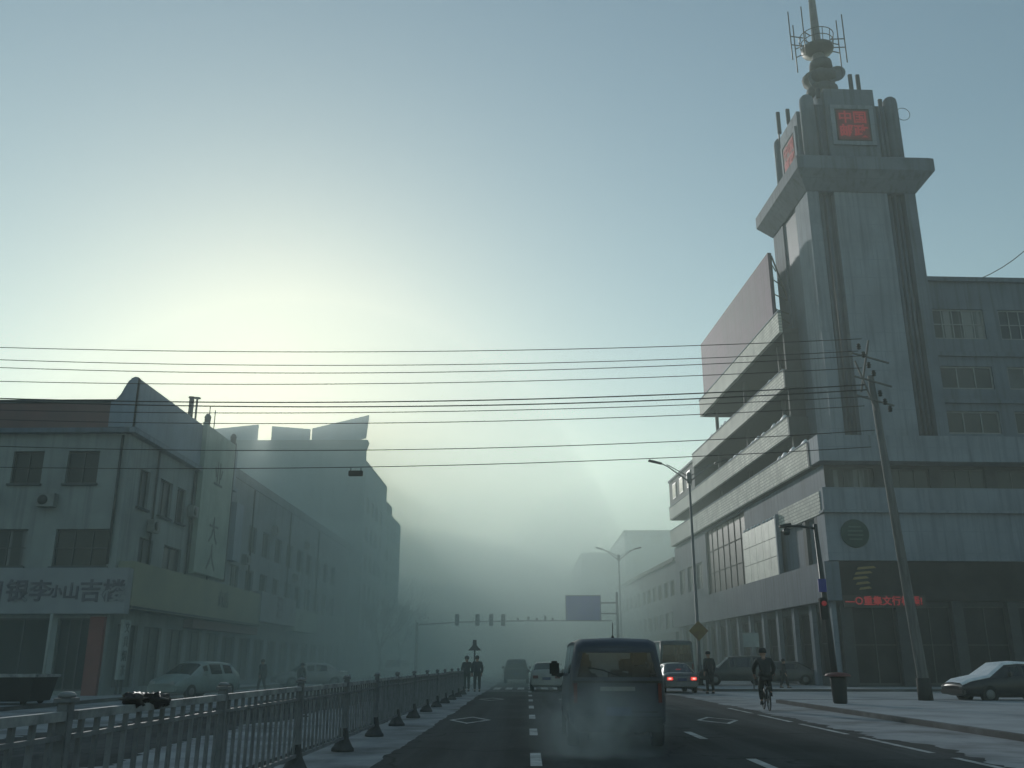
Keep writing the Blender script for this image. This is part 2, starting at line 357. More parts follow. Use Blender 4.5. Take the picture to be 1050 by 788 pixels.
# front bands
fb = MB(); fb.box(0.0, 36, -0.02, 1.2, 7.34, 10.2, CONCL); fb.build('front_band', B)
fb = MB(); fb.box(-0.16, 36, -0.3, 0.4, 10.21, 10.36, CONCL); fb.build('ledge', B)
fb = MB(); fb.box(0.0, 36, -0.1, 0.4, 10.37, 11.77, CONCL); fb.build('front_parapet', B)
rw = MB(); P2 = FR(1.0); h2 = [(1.0+k*3.6, 3.8+k*3.6, 11.9, 13.2) for k in range(9)]
wall(rw, P2, 0.3, 36, 11.0, 13.4, h2, SHADED); rw.build('recessed_wall', B, fix=False)
for h in h2: window(B, P2, h, 3, 1, FRAMED, WIN)
fb = MB(); fb.box(-0.05, 36, -0.25, 1.6, 13.41, 15.05, CONCL); fb.build('front_parapet', B)
# street side: second floor
s2 = MB(); P3 = SRm(0.25); h3 = [(31.5+k*3.6, 34+k*3.6, 8.2, 10.6) for k in range(3)]+[(17.2, 29.8, 7.32, 13.1)]
wall(s2, P3, 0.0, 43, 7.3, 13.2, h3, CONC); s2.build('street_wall', B, fix=False)
for h in h3[:3]: window(B, P3, h, 2, 2, FRAME, WIN)
window(B, P3, h3[3], 7, 3, RUBBER, SHOPD, name='curtain_wall')
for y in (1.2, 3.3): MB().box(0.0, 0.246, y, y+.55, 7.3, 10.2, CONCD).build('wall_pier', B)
s2 = MB(); s2.box(-0.05, 0.24, 0.41, 8.2, 10.21, 11.6, BRICKP); s2.build('street_parapet', B)
# street balcony bands
def band(y0, y1, z0, z1, xo=-0.1, depth=3.2, m=BRICKP):
    b = MB(); b.box(xo, xo+0.2, y0, y1, z0+.02, z1, m); b.box(xo+0.2, xo+depth, y0+.003, y1-.003, z0, z0+.25, SHADED); b.box(xo-.04, xo+.24, y0, y1, z1+.003, z1+.09, CONCL)
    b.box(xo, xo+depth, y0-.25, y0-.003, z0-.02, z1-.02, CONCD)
    return b.build('balcony_parapet', B)
band(1.61, 43, 13.35, 14.95); band(4.6, 43, 16.15, 17.45); band(4.6, 31.5, 19.55, 20.8)
r1 = MB(); r1.box(-0.1, 0.15, 4.6, 27.6, 23.6, 25.1, BRICKP); r1.box(0.15, 3, 4.603, 27.597, 23.58, 23.9, SHADED); r1.box(3, 13, 4.61, 27.59, 23.6, 24.2, CONC); r1.box(-.14, .19, 4.6, 27.6, 25.103, 25.2, CONCL); r1.build('roof_parapet', B)
iw = MB(); P4 = SRm(3.05)
h4 = [(6.5+k*3.3, 8.6+k*3.3, z, z+1.7) for k in range(6) for z in (17.8, 21.0)]+[(6.5+k*3.3, 8.6+k*3.3, 14.3, 15.9) for k in range(11)]
wall(iw, P4, 4.95, 31.4, 13.4, 23.6, [h for h in h4 if h[1] < 31], SHADED)
iw.build('inner_wall', B, fix=False)
for h in h4:
    if h[1] < 27: window(B, P4, h, 2, 1, FRAMED, WIN, w=0.09)
for k in range(3):
    for z0, z1, ye in ((20.81, 23.57, 27), (17.46, 19.54, 31), (14.96, 16.14, 43)):
        y = 7.5+k*8.8
        if y < ye: MB().box(0.7, 0.95, y, y+.25, z0, z1, SHADED).build('balcony_post', B)
for z0, z1 in ((14.96, 16.14), (17.46, 19.54), (20.81, 23.57)): MB().box(0.2, 3.04, 4.63, 4.9, z0, z1, SHADED).build('end_wall', B)
eb = MB(); eb.box(0.02, 13, 31.6, 43, 17.55, 20.2, CONCD); eb.box(3.06, 13, 31.42, 42.99, 13.4, 17.5, SHADED); eb.box(-.1, .02, 31.55, 43.05, 20.21, 20.4, CONC); eb.build('end_block', B)
P5 = SRm(0.015); 
for k in range(3):
    wm = MB(); wm.box(33+k*3.3, 34.6+k*3.3, 18.1, 19.7, 0.0, 0.06, FRAME, lambda u, z, d: P5(u, z, d)); w_ = wm.build('window', B)
    wm = MB(); wm.box(33.1+k*3.3, 34.5+k*3.3, 18.2, 19.6, 0.063, 0.075, WIN, lambda u, z, d: P5(u, z, d)); wm.build('pane', w_)
bk = MB(); bk.box(3.35, 14, 7.5, 31.3, 0, 23.55, CONCD); bk.box(0.8, 14, 8, 42.9, 0, 13.2, CONCD); bk.box(1.3, 36, 1.3, 14, 0, 14.9, CONCD); bk.build('rear_block', B)
# snow lying on the balcony ledges
sn = MB()
for (y0, y1, z) in ((6, 27, 20.9), (5, 20, 17.56), (1.7, 7, 15.05)):
    y = y0
    while y < y1:
        l = rng.uniform(.4, 1.3)
        if rng.random() < .55:
            h = rng.uniform(.08, .3); sn.add([(-.1, y, z), (.16, y, z), (.16, y+l, z), (-.1, y+l, z), (-.02, y+l*.25, z+h), (.08, y+l*.25, z+h), (.08, y+l*.7, z+h*.8), (-.02, y+l*.7, z+h*.8)],
                   [(0, 1, 5, 4), (1, 2, 6, 5), (2, 3, 7, 6), (3, 0, 4, 7), (4, 5, 6, 7), (3, 2, 1, 0)], SNOW, True)
        y += l+rng.uniform(.1, .6)
sn.build('ledge_snow', B)
# right wing of the front
wg = MB(); P6 = FR(0.9); cols = [(8.95, 12.5), (13.5, 17.1), (18.1, 21.7), (22.7, 26.3), (27.3, 30.9), (31.9, 35.3)]
h6 = [(a, b, c, d) for a, b in cols for c, d in ((21.95, 24.05), (18.5, 20.05), (15.5, 17.0))]
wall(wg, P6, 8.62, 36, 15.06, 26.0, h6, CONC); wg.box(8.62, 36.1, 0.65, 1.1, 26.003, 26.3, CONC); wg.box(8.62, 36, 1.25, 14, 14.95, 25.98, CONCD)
wg.box(8.7, 36, 0.72, 0.897, 20.7, 21.0, CONC); wg.box(8.7, 36, 0.72, 0.897, 17.5, 17.75, CONC)
wg.build('wing_wall', B, fix=False)
for h in h6: window(B, P6, h, 5 if h[2] > 21 else 3, 2 if h[2] > 21 else 1, FRAME, WINB if h[2] > 21 else WIN, t=0.2, w=0.1)
# tower
T = MB()
T.box(1.25, 8.6, 0.95, 7.4, 15.06, 33.4, FLUTE)                      # core
T.box(3.05, 6.75, 0.35, 0.947, 15.06, 33.2, CONCL)                     # flat centre panel
T.box(1.15, 1.95, 0.30, 2.7, 15.06, 33.2, CONCL); T.box(7.95, 8.7, 0.30, 2.4, 15.06, 33.2, CONC)  # left column paler than the right: its sunlit look is in the colour
T.box(1.15, 1.75, 5.4, 7.5, 15.06, 33.2, CONC); T.box(8.0, 8.7, 5.6, 7.5, 15.06, 33.2, CONC)
for x in (2.25, 2.65, 7.05, 7.4, 7.72): T.tube([(x, 0.75, 15.06), (x, 0.75, 33.2)], 0.13, FLUTE, 8)
T.build('tower_shaft', B)
cp = MB()
lo = [(1.1, 0.25), (8.75, 0.25), (8.75, 7.55), (1.1, 7.55)]; hi = [(0.25, -0.75), (9.75, -0.75), (9.75, 8.5), (0.25, 8.5)]
vs = [(x, y, 32.3) for x, y in lo]+[(x, y, 33.5) for x, y in hi]+[(x, y, 34.4) for x, y in hi]+[(x*0.96+.2, y*.94+.2, 34.6) for x, y in hi]
fs = [(3, 2, 1, 0), (12, 13, 14, 15)]+[(4*j+i, 4*j+(i+1) % 4, 4*j+4+(i+1) % 4, 4*j+4+i) for j in range(3) for i in range(4)]
cp.add(vs, fs, CONC); cp.build('tower_cornice', B)
ub = MB(); ub.box(2.1, 8.3, 1.1, 7.0, 34.61, 39.7, FLUTE)
ub.box(3.3, 6.9, 0.75, 1.097, 34.61, 40.8, CONC); ub.box(3.0, 6.95, 1.1, 5.0, 39.71, 40.75, CONC)
ub.box(1.78, 2.097, 2.3, 5.9, 34.61, 39.9, CONCL)
for x, y in ((2.15, 1.2), (8.25, 1.2), (2.15, 6.9), (8.25, 6.9)):
    ub.lathe([(0.5, 34.61), (0.5, 39.9), (0.46, 40.2), (0.3, 40.4), (0.05, 40.48)], CONC, (x, y, 0), 16)
for x in (2.85, 7.25, 7.6): ub.tube([(x, 1.08, 34.61), (x, 1.08, 39.6)], 0.12, FLUTE, 8)
for y in (1.9, 6.2): ub.tube([(2.08, y, 34.61), (2.08, y, 39.6)], 0.12, FLUTE, 8)
ub.build('tower_head', B)

# display boards on the tower head (things of their own)
def led_board(x, y, z, rz, label):
    t = thing('display_board', label, 'display', RW(x, y, z), TH+rz, 'red display boards on the tower')
    b = MB(); b.box(-1.25, 1.25, -.1, -.003, -1.35, 1.25, LEDBK); b.box(-1.55, -1.25, -.14, -.004, -1.65, 1.55, CONCL); b.box(1.25, 1.55, -.14, -.004, -1.65, 1.55, CONCL)
    b.box(-1.249, 1.249, -.14, -.004, 1.25, 1.55, CONCL); b.box(-1.249, 1.249, -.14, -.004, -1.65, -1.35, CONCL); b.build('casing', t)
    s = MB(); s.box(-1.12, 1.12, -.12, -.103, -1.22, 1.12, LEDBG); s.build('screen', t)
    text('中国', 1.05, LED, 'lettering', t, TM((0, -.135, .5), '-y'), 0.008, 0.015)
    text('邮政', 1.05, LED, 'lettering', t, TM((0, -.135, -.6), '-y'), 0.008, 0.03)
led_board(5.12, 0.747, 37.85, 0, 'square red display board on the front of the tower head')
led_board(1.777, 4.1, 37.3, R(-90), 'red display board on the street side of the tower head, seen edge-on')

# LED ticker, logo, emblem
t = thing('ticker_sign', 'thin red lit message strip over the dark shopfront', 'sign', RW(0.75, 0.02, 4.95), TH)
b = MB(); b.box(-0.1, 4.9, 0, .15, -.36, .36, LEDBK); b.build('housing', t)
text('—○重集文行标语!', 0.56, LED, 'lettering', t, TM((2.35, -.02, 0), '-y'), 0.008, 0.012, 1.04)
t = thing('shop_logo', 'dull gold striped logo on the dark fascia above the lit message strip', 'sign', RW(2.15, 0.19, 6.2), TH)
b = MB()
for k in range(5):
    z = .62-k*.3; x0 = -.75+abs(k-2)*.16; b.prism([(x0, z), (x0+1.2-k*.1, z+.1), (x0+1.05-k*.1, z+.22), (x0+.1, z+.15)], 0, -.05, GOLD, lambda a, bb, d: (a, d, bb))
b.build('emblem', t)
t = thing('round_emblem', 'dark green round emblem on the pale band above the shopfront', 'emblem', RW(1.75, -0.03, 8.95), TH)
b = MB(); b.lathe([(0.86, 0), (0.86, -.07), (0.8, -.1)], EMBG, (0, 0, 0), 28, 'y'); b.build('disc', t)
b = MB()
for z in (-.35, -.1, .15, .4): b.box(-.5+abs(z)*.3, .5-abs(z)*.3, -.13, -.103, z-.04, z+.04, mat('emblem_line', (0.04, 0.1, 0.09), 0.6))
b.build('device', t)

# large pale panel board on the street side
t = thing('panel_board', 'bright pale board with snowy top edge fixed above the street fascia', 'board', RW(-0.1, 8.4, 7.28), TH)
b = MB(); PB = mat('board_sheet', (0.66, 0.66, 0.56), 0.6, (0.48, 0.48, 0.41), 0.8, 6, streak=0.45)
for k in range(3):
    for j in range(5): b.box(-.12, .1, j*1.62+.02, j*1.62+1.6, k*1.3+.02, k*1.3+1.28, PB)
b.build('sheets', t)
b = MB(); b.box(-.08, .13, 0, 8.1, 0, 3.9, CONCD); b.box(-.2, .1, -.25, -.01, 0, 4.1, CONCL); b.build('frame', t)
b = MB()
for k in range(9): b.lathe([(.05, 0), (.16, .05), (.1, .17), (.02, .2)], SNOW, (0, .3+k*.92+rng.uniform(-.2, .2), 3.9), 8)
b.build('snow', t)

# roof billboard
t = thing('roof_billboard', 'big faded pink billboard standing along the roof edge of the street wing', 'billboard', RW(-0.05, 5.7, 25.2), TH)
b = MB(); b.box(0.0, .18, 0, 20.2, 0.0, 5.0, PINK); b.build('panel', t)
b = MB()
for y in [0.1+k*2.5 for k in range(9)]:
    b.bar((.25, y, -.0), (.25, y, 5.0), .1, .1, STEELD); b.bar((1.9, y, -1.0), (.3, y, 4.8), .09, .09, STEELD); b.bar((.3, y, .1), (1.9, y, -.9), .08, .08, STEELD)
    for k in range(4): b.bar((.3, y, .6+k*1.15), (1.65-k*.37, y, .1+k*1.15), .06, .06, STEELD)
for z in (.4, 1.7, 3.0, 4.5): b.bar((.27, 0, z), (.27, 20.1, z), .08, .08, STEELD)
b.build('steel_frame', t)

# antenna mast
t = thing('antenna_mast', 'telecom mast with stacked dishes and railed platform on the tower head', 'antenna', RW(4.3, 3.2, 40.75), TH)
b = MB(); b.lathe([(.95, 0), (.9, .5), (.5, .6), (.45, 5), (.35, 5.2), (.26, 9.5), (.2, 12.2)], STEEL, n=14); b.build('pole', t)
b = MB(); b.lathe([(.5, .9), (1.05, 1.1), (1.15, 1.6), (.9, 1.85), (.5, 1.9)], CONCD, n=16); b.lathe([(.5, 2.1), (1.2, 2.35), (1.25, 2.7), (.8, 3.0), (.5, 3.05)], CONCD, (-.12, 0, 0), 16)
b.lathe([(.45, 3.3), (.85, 3.4), (.8, 4.0), (.45, 4.1)], CONCD, (.1, 0, 0), 14); b.build('drum', t)
for (x, y, z, ang) in ((.95, -.6, 2.55, -25), (-.85, -.5, 1.9, 30)):
    d = MB(); d.lathe([(.02, .02), (.35, .0), (.62, -.18), (.66, -.2), (.6, -.12), (.3, .06)], CONC, n=18, axis='y'); o = d.build('dish', t); o.location = (x, y, z); o.rotation_euler = (0, 0, R(ang))
b = MB(); b.lathe([(.3, 4.6), (1.15, 5.0), (1.2, 5.25), (.35, 5.27)], STEELD, n=16)
for k in range(12):
    a = 2*math.pi*k/12; b.tube([(1.15*math.cos(a), 1.15*math.sin(a), 5.2), (1.25*math.cos(a), 1.25*math.sin(a), 6.3)], .03, STEELD, 5)
for z, r in ((5.75, 1.2), (6.3, 1.25)):
    b.tube([(r*math.cos(2*math.pi*k/24), r*math.sin(2*math.pi*k/24), z) for k in range(25)], .035, STEELD, 5)
b.build('platform', t)
for (x, y) in ((-2.1, -.3), (2.1, -.2), (-1.2, 1.2), (-1.3, -.9), (1.95, .5)):
    w = MB(); w.tube([(x, y, 4.0), (x, y, 8.3)], .045, STEELD, 6); w.bar((x, y, 5.35), (x*.5, y*.5, 5.35), .06, .06, STEELD); w.bar((x, y, 6.1), (x*.5, y*.5, 6.1), .06, .06, STEELD); w.build('whip', t)

# panel antennas on the tower head
AL = ['left slim panel antenna of the pair on the raised tower block', 'right slim panel antenna of the pair on the raised tower block', 'tallest stubby antenna at the left rear corner of the tower head',
      'shorter stubby antenna near the left rear corner of the tower head', 'small antenna beside the front left pillar of the tower head', 'small antenna on the right pillar of the tower head']
for (x, y, z, h), l in zip(((5.7, 1.6, 40.78, 1.75), (6.25, 1.6, 40.78, 1.75), (1.85, 6.2, 39.9, 2.4), (2.0, 4.6, 39.92, 1.6), (3.05, 1.3, 40.0, 1.1), (8.0, 2.2, 39.72, 1.2)), AL):
    t = thing('panel_antenna', l, 'antenna', RW(x, y, z), TH, 'panel antennas on the tower head')
    b = MB(); b.tube([(0, 0, -.0), (0, 0, h)], .06, STEELD, 6); b.build('stem', t)
    b = MB(); b.box(-.14, .14, -.26, -.08, h*.2, h, CONCD); b.build('panel', t, bevel=.03)
t = thing('wire_hoop', 'thin wire hoop antenna at the right corner of the tower head', 'antenna', RW(8.75, 1.4, 39.3), TH)
b = MB(); b.tube([(.5+.5*math.cos(2*math.pi*k/20), 0, .5*math.sin(2*math.pi*k/20)) for k in range(21)], .022, STEELD, 5); b.build('hoop', t)
# guy cable from the roof
b = MB(); p0 = Vector(RW(11.2, 3, 26.25)); p1 = Vector(RW(22, 3, 34)); 
b.tube([p0.lerp(p1, k/12)+Vector((0, 0, -1.4*math.sin(math.pi*k/12))) for k in range(13)], .03, WIRE, 5)
tag(b.build('guy_cable'), 'thin cable rising from the roof edge beyond the tower', 'cable')

# ------------------------------------------------------------------ left-hand corner shop building
A = thing('corner_shop', 'grey three storey corner building with a red parapet and peaked corner', 'building', (-18.1, 40.6, 0))
Pn = FR(0.0); Ps = SRp(0.0)
hA = [(-7.4, -6.6, 9.2, 10.7), (-5.3, -3.9, 9.2, 10.7), (-2.8, -1.35, 9.2, 10.7), (-5.9, -4.1, 5.5, 7.15), (-2.85, -.4, 5.5, 7.15), (-8.6, -6.9, 5.5, 7.15)]
w = MB(); wall(w, Pn, -20, 0, 0, 11.5, hA+[(-20, -6.7, 0.3, 3.3), (-6.2, -2.5, 0.3, 3.3), (-2.2, -.75, .3, 3.3)], WALLA)
hS = [(1.4, 2.6, 8.4, 10.2), (3.9, 5.5, 8.4, 10.2), (6.2, 7.4, 8.4, 10.2), (2.2, 3.8, 5.7, 7.1), (5.2, 7.6, 5.7, 7.1)]
hG = [(1.0+k*2.9, 3.2+k*2.9, .4, 3.1) for k in range(5)]
wall(w, Ps, 0, 15, 0, 11.45, hS+hG, WALLA); w.build('wall', A, fix=False)
for h in hA: window(A, Pn, h, 3 if h[1]-h[0] > 2 else 2, 2, FRAMED, WIN, sill=CONCD)
for h in hS: window(A, Ps, h, 2, 1, FRAMED, WIN, sill=CONCD)
for h in hG: window(A, Ps, h, 2, 2, FRAMED, mat('dim_shop_glass', (0.05, 0.06, 0.06), .3, (0.025, .03, .03), .8), name='shop_window')
for h in ((-20, -6.7, 0.3, 3.3), (-6.2, -2.5, 0.3, 3.3), (-2.2, -.75, .3, 3.3)): window(A, Pn, h, 3, 1, FRAMED, SHOPD, name='shop_window')
p = MB(); p.box(-20, -.05, -.05, .2, 11.72, 12.95, REDB); p.box(-20, -.0, -.35, .2, 11.5, 11.717, CONC); p.box(-20, -.6, -.12, .25, 12.953, 13.12, CONCD); p.build('front_parapet', A)
# street parapet with the curved corner peak
p = MB(); p.box(-.2, .12, -.3, 15, 11.75, 14.1, PARAB); p.box(-.25, .3, -.32, 15, 11.5, 11.747, CONCL)
curve = [(-1.0, 12.95), (-.8, 13.05), (-.6, 13.3), (-.45, 13.65), (-.3, 13.95), (-.05, 14.15), (.12, 14.12), (.12, 11.75), (-1.0, 11.75)]
p.prism(curve, -.32, -.06, PARAB, lambda a, b, d: (a, d, b)); p.build('side_parapet', A)
p = MB(); p.box(-20, -.21, .26, 15, 11.46, 11.9, CONCD); p.box(-20, -.3, 14.5, 15, 0, 11.4, CONCD); p.build('roof', A)
p = MB(); p.box(-.7, -.08, -.24, -.004, 0.1, 3.35, mat('red_pillar', (.2, .05, .045), .7)); p.build('pillar', A)
for x in (-.35, -6.3):
    b = MB(); b.tube([(x, -.09, 5.6), (x, -.09, 11.4)], .06, STEELD, 8); b.build('drainpipe', A)
for x in (3.2, 8.2, 11.6):
    b = MB(); b.tube([(.09, x, 5.8), (.09, x, 11.4)], .055, STEELD, 8); b.build('drainpipe', A)
def ac(par, x0, x1, y0, y1, z):
    b = MB(); b.box(x0, x1, y0, y1, z, z+.6, mat('ac_casing', (.2, .22, .22), .6, (.14, .15, .15), 3)); o = b.build('air_conditioner', par, bevel=.02)
    f = MB()
    if x1-x0 > y1-y0: f.lathe([(.22, 0), (.22, -.03), (.05, -.04)], STEELD, (x0+(x1-x0)*.36, y0-.002, z+.3), 14, 'y')
    else: f.lathe([(.22, 0), (.22, .03), (.05, .04)], STEELD, (x1+.002, y0+(y1-y0)*.36, z+.3), 14, 'x')
    f.build('fan_grille', o)
ac(A, -3.75, -2.95, -.4, -.05, 8.1); ac(A, -6.5, -5.7, -.4, -.05, 8.2); ac(A, .05, .38, 2.75, 3.55, 7.4); ac(A, .05, .38, 7.7, 8.5, 8.9)
# sign boards of the corner shop
t = thing('banner_sign', 'pale wavy banner sign with dark characters above the corner shop', 'sign', (-17.25, 40.2, 3.45), 0)
b = MB(); b.box(-9, 0, -.12, .38, 0, 1.95, BANNER); b.build('board', t, bevel=.02)
for k, (ch, x, s) in enumerate((('日', -5.75, .95), ('银', -4.75, 1.0), ('李', -3.75, .95), ('小', -3.05, .55), ('山', -2.4, .75), ('吉', -1.55, 1.0), ('楼', -.55, 1.0))):
    text(ch, s*1.0, INK, 'lettering', t, TM((x, -.14, .9), '-y'), .015, .02)
t = thing('olive_signboard', 'long dull olive signboard over the street side shops', 'sign', (-17.3, 40.75, 3.85), 0)
b = MB(); b.box(-.75, 0, 0, 19.9, 0, 1.9, GREENS); b.box(-.7, .08, -.003, 19.92, -.14, -.003, CONCD); b.build('board', t, bevel=.02)
text('商店', 1.0, INKG, 'lettering', t, TM((.02, 12.5, 1.0), '+x'), .01)
t = thing('white_signboard', 'short pale signboard with a dark blot beside the long olive board', 'sign', (-17.25, 60.75, 4.05), 0)
b = MB(); b.box(-.75, 0, 0, 9.3, 0, 1.9, BANNER); b.build('board', t, bevel=.02)
text('酒', 1.5, INK, 'lettering', t, TM((.02, 4.6, 1.0), '+x'), .01, .06)
t = thing('teal_signboard', 'small pale teal signboard farthest along the low shop row', 'sign', (-17.3, 70.2, 3.75), 0)
b = MB(); b.box(-.7, 0, 0, 7.6, 0, 1.6, VERTS); b.build('board', t, bevel=.02)
t = thing('red_signboard', 'narrow faded red strip under the long olive signboard', 'sign', (-17.55, 49.4, 3.2), 0)
b = MB(); b.box(-.5, 0, 0, 12, 0, .45, REDB); b.build('board', t, bevel=.02)
t = thing('vertical_sign', 'tall pale green vertical sign fixed to the street wall', 'sign', (-18.0, 49.3, 6.1), 0)
b = MB(); b.box(.02, .24, 0, 5.1, 0, 8.1, VERTS); b.build('board', t, bevel=.03)
b = MB(); b.box(.0, .27, -.1, -.003, -.1, 8.2, VERTS); b.box(.0, .27, 5.103, 5.2, -.1, 8.2, CONCD); b.build('frame', t)
for ch, z in (('业', 5.6), ('大', 2.4), ('人', .9)): text(ch, 1.6, INKG, 'lettering', t, TM((.26, 2.5, z), '+x'), .01, .0)
t = thing('white_strip_sign', 'narrow white upright sign beside the red corner pillar', 'sign', (-17.55, 40.9, .15), 0)
b = MB(); b.box(-.12, .0, 0, .75, 0.6, 3.1, mat('white_strip', (.3, .35, .36), .6)); b.box(-.1, -.02, .1, .2, 0, .6, STEELD); b.box(-.1, -.02, .55, .65, 0, .6, STEELD); b.build('board', t)
for k in range(4): text('文具烟茶'[k], .5, INKG, 'lettering', t, TM((.02, .38, 2.75-k*.6), '+x'), .008)
# roof things on A
for x, y, h, l in ((-18.4, 48.2, 1.5, 'thick dark roof pipe beside the tall vertical sign'), (-18.4, 49.0, 1.7, 'thin tall roof pipe beside the thick one')):
    b = MB(); b.tube([(0, 0, 0), (0, 0, h)], .14 if h < 1.6 else .06, STEELD, 8); b.lathe([(.2, h), (.2, h+.05)], STEELD, n=8); o = b.build('roof_pipe'); o.location = (x, y, 13.9); tag(o, l, 'pipe')
for x, y, l in ((-18.2, 50.6, 'left thin rod of the pair above the vertical sign'), (-18.2, 51.5, 'right thin rod of the pair above the vertical sign')):
    b = MB(); b.tube([(0, 0, 0), (0, 0, 1.6)], .03, STEELD, 5); o = b.build('lightning_rod'); o.location = (x, y, 14.0); tag(o, l, 'rod', 'thin rods over the vertical sign')
for y, l in ((49.5, 'rounded stub lamp on the left top corner of the vertical sign'), (54.2, 'rounded stub lamp on the right top corner of the vertical sign')):
    b = MB(); b.lathe([(.16, 0), (.18, .35), (.2, .45), (.1, .62), (.02, .66)], STEELD, n=10); o = b.build('sign_lamp'); o.location = (-17.88, y, 14.2); tag(o, l, 'lamp', 'stub lamps on the vertical sign')
# adjoining row
A2 = thing('shop_row', 'plain grey shop row between the corner building and the tall foggy block', 'building', (-18.25, 55.62, 0))
w = MB(); Pr = SRp(0.0)
hR = [(1.2+k*3.3, 3.0+k*3.3, z, z+1.7) for k in range(10) for z in (8.45, 5.6) if z > 6 or True]; hRg = [(1+k*3.3, 3.4+k*3.3, .4, 3.0) for k in range(11)]
wall(w, Pr, 0, 39, 0, 12.6, hR+hRg, WALLA2); w.box(-22, -.25, 0, 39, 0, 12.4, WALLA2); w.build('wall', A2, fix=False)
for h in hR: window(A2, Pr, h, 2, 1, FRAMED, WIN)
for x in (4.9, 14.8, 24.7): b = MB(); b.tube([(.08, x, 5.8), (.08, x, 12.5)], .06, STEELD, 8); b.build('drainpipe', A2)
for y, z in ((3.3, 7.5), (9.8, 10.3), (16.5, 7.5), (19.7, 10.4)): ac(A2, .04, .36, y, y+.8, z)
for h in hRg: window(A2, Pr, h, 2, 1, FRAMED, SHOPD, name='shop_window')
p = MB(); p.box(-22, .06, 0, 39, 12.603, 13.2, WALLA2); p.build('roof', A2)
p = MB(); p.box(.02, .5, 0, 1.4, 7.4, 10.9, PARAB); p.build('wall_panel', A2)
# tall block
D = thing('tall_block', 'tall foggy block on the left with roof boards along its top', 'building', (-18.1, 101.2, 0))
Pg = FR(0.0)
hD = []
hDs = [(1.5+k*3.2, 3.3+k*3.2, z, z+1.7) for k in range(4) for z in (5, 8.2, 11.4, 14.6, 17.8)]
w = MB(); wall(w, Pg, -26, 0, 0, 24.6, hD, WALLA2); wall(w, Ps, 0, 16, 0, 23.0, hDs, WALLA2); w.box(-26, -.3, .3, 16, 0, 22.9, WALLA2); w.box(-26, 0.0, .25, 16.1, 22.95, 23.4, CONCD); w.build('wall', D, fix=False)
for h in hD: window(D, Pg, h, 2, 1, FRAMED, WIN)
for h in hDs: window(D, Ps, h, 2, 1, FRAMED, WIN)
p = MB(); p.prism([(-26, 24.61), (0, 24.61), (.25, 25.4), (.1, 25.7), (-26, 25.7)], -.3, .25, CONCD, lambda a, b, d: (a, d, b)); p.build('parapet', D)
D2 = thing('stepped_block', 'lower stepped foggy block just beyond the tall one', 'building', (-18.1, 117.4, 0))
w = MB(); hE = [(1.2+k*3.0, 2.9+k*3.0, z, z+1.7) for k in range(4) for z in (4.5, 7.7, 10.9, 14.1, 17.0)]
wall(w, Ps, 0, 14, 0, 20.4, hE, WALLA); w.box(-24, -.3, 0, 14, 0, 20.3, WALLA); w.box(-24, .1, -.0, 4.5, 20.41, 21.4, CONCD); w.build('wall', D2, fix=False)
for h in hE: window(D2, Ps, h, 2, 1, FRAMED, WIN)
for (pts, l) in ((((-19.5, 0), (-12.6, .0), (-12.6, 1.9), (-19.5, 1.2)), 'slanted foggy roof board left of the gap'), (((-11.0, 0), (-6.6, 0), (-6.6, 1.35), (-11.0, 1.7)), 'low foggy roof board between gap and wedge'), (((-7.7, 0.15), (-0.4, 0.0), (-.3, 2.7), (-7.7, 3.0)), 'x')):
    if l == 'x': continue
    t = thing('roof_board', l, 'roof sign', (-18.1, 101.4, 25.72), 0, 'foggy roof boards')
    b = MB(); b.prism(pts, -.15, .15, PARAB, lambda a, bb, d: (a, d, bb)); b.build('panel', t)
    b = MB()
    for a in (pts[0][0]+.4, (pts[0][0]+pts[1][0])/2, pts[1][0]-.4): b.bar((a, .25, 0), (a, .25, 1.15), .12, .12, STEELD); b.bar((a, 1.6, 0), (a, .3, 1.1), .1, .1, STEELD)
    b.build('struts', t)
t = thing('roof_board', 'large wedge shaped roof board rising to a point at the street corner', 'roof sign', (-18.1, 101.2, 25.72), 0, 'foggy roof boards')
b = MB(); b.prism([(-6.3, 0), (-1.2, 0), (-.15, .25), (.1, 2.9), (-6.3, 1.35)], -.2, .2, PARAB, lambda a, bb, d: (a, d, bb)); b.build('panel', t)
b = MB()
for a in (-6, -4, -2): b.bar((a, .25, 0), (a, .25, 1.3), .12, .12, STEELD); b.bar((a, 1.8, 0), (a, .3, 1.2), .1, .1, STEELD)
b.build('struts', t)

# the row goes on into the fog beyond the stepped block
D3 = thing('foggy_block', 'lowest block of the left row, a faint shape past the stepped block', 'building', (-18.6, 131.8, 0))
w = MB(); hF = [(1.5+k*3.4, 3.2+k*3.4, z, z+1.6) for k in range(30) for z in (3.2, 6.2)]
wall(w, Ps, 0, 104, 0, 9.2, hF, WALLA); w.box(-22, -.3, 0, 104, 0, 9.0, WALLA); w.box(-22, .15, -.0, 104, 9.21, 9.6, CONCD); w.build('wall', D3, fix=False)
for h in hF[:48]: window(D3, Ps, h, 2, 1, FRAMED, WIN)
